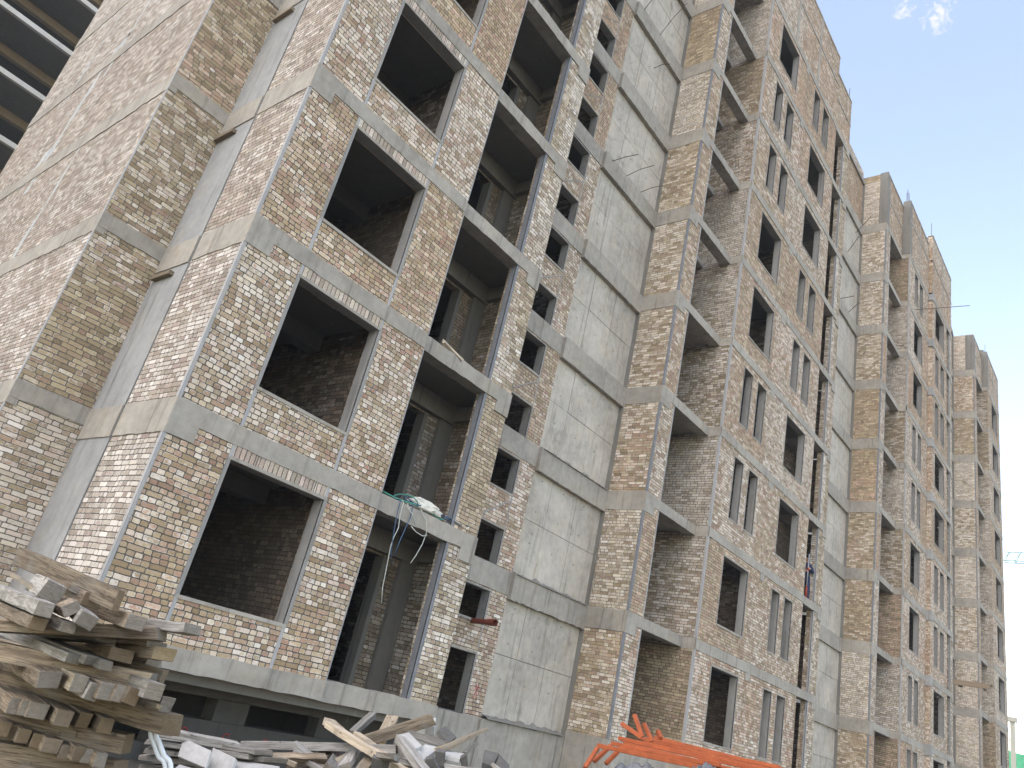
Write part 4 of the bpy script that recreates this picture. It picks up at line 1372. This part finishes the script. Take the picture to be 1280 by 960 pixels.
# ------------------------------------------------------------------ background
fb = empty('concrete_frame_building', (-6, 32, GZ)); tag(fb, 'unfinished concrete frame building with white slab edges behind the end wall', 'building')
for k in range(0, 13):
    z = 19.2 + (k - 6) * 3.0
    m = MB(); m.box(-22, 5.5, 30, 30.22, z - .25, z + .0); m.build('slab_edge', M['white_edge'], fb)
    m = MB(); m.box(-22, 5.5, 30.22, 41, z - .2, z - .02); m.build('floor_slab', M['concrete_dark'], fb)
    m = MB(); m.box(-22, 5.5, 33.0, 33.35, z - .62, z - .2); m.build('floor_beam', M['tan_beam'], fb)
    m = MB(); m.box(-22, 5.5, 36.6, 36.85, z - .02, z + 2.8); m.build('inner_wall', M['concrete_room'], fb)
for x in (-20, -14.3, -8.4, -2.55, 3.6):
    m = MB(); m.box(x, x + .45, 30.01, 30.5, GZ, 40); m.build('column', M['white_edge'], fb)

cr = empty('tower_crane', (150, -35, GZ)); tag(cr, 'pale green lattice tower crane jib far off at the right edge', 'crane')
m = MB()
ja, jb = 11.2, -62.0
n = 44
for i in range(n):
    y0 = ja + (jb - ja) * i / n; y1 = ja + (jb - ja) * (i + 1) / n
    for (dx, dz) in ((-.7, 0), (.7, 0), (0, 1.7)):
        m.tube([(150 + dx, y0, 42.5 + dz), (150 + dx, y1, 42.5 + dz)], .11, 4, False)
    ym = (y0 + y1) / 2
    for s in (-.7, .7):
        m.tube([(150 + s, y0, 42.5), (150, ym, 44.2)], .07, 4, False); m.tube([(150, ym, 44.2), (150 + s, y1, 42.5)], .07, 4, False)
m.build('jib', M['crane'], cr)
m = MB()
for (dx, dy) in ((-.8, -.8), (.8, -.8), (.8, .8), (-.8, .8)): m.tube([(150 + dx, -35 + dy, GZ), (150 + dx, -35 + dy, 50)], .14, 4)
for i in range(22):
    z = GZ + i * 2.2
    m.tube([(149.2, -35.8, z), (150.8, -35.8, z + 2.2)], .08, 4); m.tube([(149.2, -34.2, z + 2.2), (149.2, -35.8, z)], .08, 4)
m.build('mast', M['crane'], cr)
lp = at(1267.5, 965, 62); lt = at(1271.5, 897, 62)
pt = empty('concrete_post', (lp.x, lp.y, GZ)); tag(pt, 'pale post with a square cap beyond the far end of the block', 'post')
m = MB(); m.box(lp.x - .16, lp.x + .16, lp.y - .16, lp.y + .16, GZ, lt.z - .2); m.build('shaft', M['post'], pt)
m = MB(); m.box(lp.x - .3, lp.x + .3, lp.y - .34, lp.y + .34, lt.z - .2, lt.z + .15); m.build('cap', M['post'], pt)
gl = at(1262, 938, 75)
gn = empty('safety_net_fence', (gl.x, gl.y - 12, GZ)); tag(gn, 'bright green safety netting fence behind the pale post', 'fence')
m = MB()
nseg = 40
for i in range(nseg):
    y0 = gl.y + 4 - i * .8; y1 = y0 - .8
    b0 = .18 * math.sin(i * 1.3); b1 = .18 * math.sin((i + 1) * 1.3)
    zt0 = gl.z + .15 * math.sin(i * .7); zt1 = gl.z + .15 * math.sin((i + 1) * .7)
    m.hexa([(gl.x + b0, y0, GZ), (gl.x + b1, y1, GZ), (gl.x + b1 + .04, y1, GZ), (gl.x + b0 + .04, y0, GZ),
            (gl.x + b0, y0, zt0), (gl.x + b1, y1, zt1), (gl.x + b1 + .04, y1, zt1), (gl.x + b0 + .04, y0, zt0)])
m.build('netting', M['green_net'], gn)
for i in range(9):
    m = MB(); y = gl.y + 4 - i * 4; m.tube([(gl.x + .15, y, GZ), (gl.x + .15, y, gl.z + 1.2)], .06, 6); m.build('fence_post', M['post'], gn)
m = MB()
for z0 in (13.6, 20.3):
    a = V((56, -3, z0)); m.tube([a + V((0, -1.6 * i, -.25 * math.sin(i / 14 * math.pi))) for i in range(15)], .018, 4)
tag(m.build('overhead_wire', M['rebar'], None), 'thin overhead wires stretching right from the far end of the block', 'wire')

# ------------------------------------------------------------------ sky, sun, air
SUN_EL, SUN_AZ = 50.0, 265.0      # soft light from the left end: azimuth measured from +Y clockwise (270 = from -X)
w = bpy.data.worlds.new('World'); scn.world = w; w.use_nodes = True
nt = w.node_tree; nt.nodes.clear()
out = nt.nodes.new('ShaderNodeOutputWorld'); bg = nt.nodes.new('ShaderNodeBackground')
sky = nt.nodes.new('ShaderNodeTexSky'); sky.sky_type = 'NISHITA'; sky.sun_disc = False
sky.sun_elevation = R_(SUN_EL); sky.sun_rotation = R_(SUN_AZ)
sky.air_density = 1.0; sky.dust_density = .4; sky.ozone_density = 1.0
tc = nt.nodes.new('ShaderNodeTexCoord')
# small fair-weather wisps high up
mp = nt.nodes.new('ShaderNodeMapping'); mp.inputs['Scale'].default_value = (34, 34, 34)
ns = nt.nodes.new('ShaderNodeTexNoise'); ns.inputs['Scale'].default_value = 3.2; ns.inputs['Detail'].default_value = 6; ns.inputs['Roughness'].default_value = .62; ns.inputs['Distortion'].default_value = 1.2
nt.links.new(tc.outputs['Generated'], mp.inputs[0]); nt.links.new(mp.outputs[0], ns.inputs['Vector'])
def wm(op, a, b=None, c=None):
    n = nt.nodes.new('ShaderNodeMath'); n.operation = op
    for i, q in enumerate((a, b, c)):
        if q is None: continue
        if isinstance(q, bpy.types.NodeSocket): nt.links.new(q, n.inputs[i])
        else: n.inputs[i].default_value = q
    return n.outputs[0]
acc = None
for d0, rad in (((.6261, .1608, .7630), .016), ((.6440, .1318, .7536), .024), ((.80, -.25, .55), .12), ((.2, -.75, .62), .3)):
    dn = V(d0).normalized()
    vm = nt.nodes.new('ShaderNodeVectorMath'); vm.operation = 'DISTANCE'
    nt.links.new(tc.outputs['Generated'], vm.inputs[0]); vm.inputs[1].default_value = tuple(dn)
    k = wm('SUBTRACT', 1.0, wm('DIVIDE', vm.outputs['Value'], rad))
    k = wm('MAXIMUM', k, 0.0)
    acc = k if acc is None else wm('MAXIMUM', acc, k)
cl = wm('MULTIPLY', wm('MAXIMUM', wm('SUBTRACT', wm('ADD', ns.outputs[0], wm('MULTIPLY', acc, .30)), .60), 0.0), 1.5)
cl = wm('MINIMUM', wm('MULTIPLY', cl, wm('MINIMUM', wm('MULTIPLY', acc, 3.0), 1.0)), .5)
mx = nt.nodes.new('ShaderNodeMix'); mx.data_type = 'RGBA'
nt.links.new(cl, mx.inputs[0]); nt.links.new(sky.outputs[0], mx.inputs[6]); mx.inputs[7].default_value = (2.6, 2.65, 2.6, 1)
nt.links.new(mx.outputs[2], bg.inputs[0]); bg.inputs[1].default_value = .15
nt.links.new(bg.outputs[0], out.inputs[0])

sd = bpy.data.lights.new('sun', 'SUN'); sd.energy = .5; sd.angle = R_(80); sd.color = (1.0, .985, .965)
so = bpy.data.objects.new('sun', sd); COL.objects.link(so)
dv = V((math.sin(R_(SUN_AZ)) * math.cos(R_(SUN_EL)), math.cos(R_(SUN_AZ)) * math.cos(R_(SUN_EL)), math.sin(R_(SUN_EL))))
so.rotation_euler = (-dv).to_track_quat('-Z', 'Y').to_euler()
so.location = (-20, -20, 40)

HAZE = .0007
if HAZE > 0:
    m = MB(); m.box(-30, 160, -70, 60, GZ - 1.0, 55); 
    hm = bpy.data.materials.new('haze'); hm.use_nodes = True; ht = hm.node_tree; ht.nodes.clear()
    ho = ht.nodes.new('ShaderNodeOutputMaterial'); hv = ht.nodes.new('ShaderNodeVolumePrincipled')
    hv.inputs['Density'].default_value = HAZE; hv.inputs['Color'].default_value = (.86, .93, 1.0, 1)
    ht.links.new(hv.outputs[0], ho.inputs['Volume'])
    tag(m.build('haze', hm, None), 'pale haze in the air over the building site', 'haze', kind='stuff')

scn.view_settings.view_transform = 'Standard'
scn.view_settings.look = 'None'
scn.view_settings.exposure = 1.95
scn.view_settings.use_white_balance = True
scn.view_settings.white_balance_temperature = 8600
scn.view_settings.white_balance_tint = 15
scn.view_settings.gamma = 1.0
scn.view_settings.use_curve_mapping = False
scn.render.resolution_x = 1024; scn.render.resolution_y = 768
scn.cycles.max_bounces = 6
scn.cycles.diffuse_bounces = 2
scn.cycles.use_denoising = True
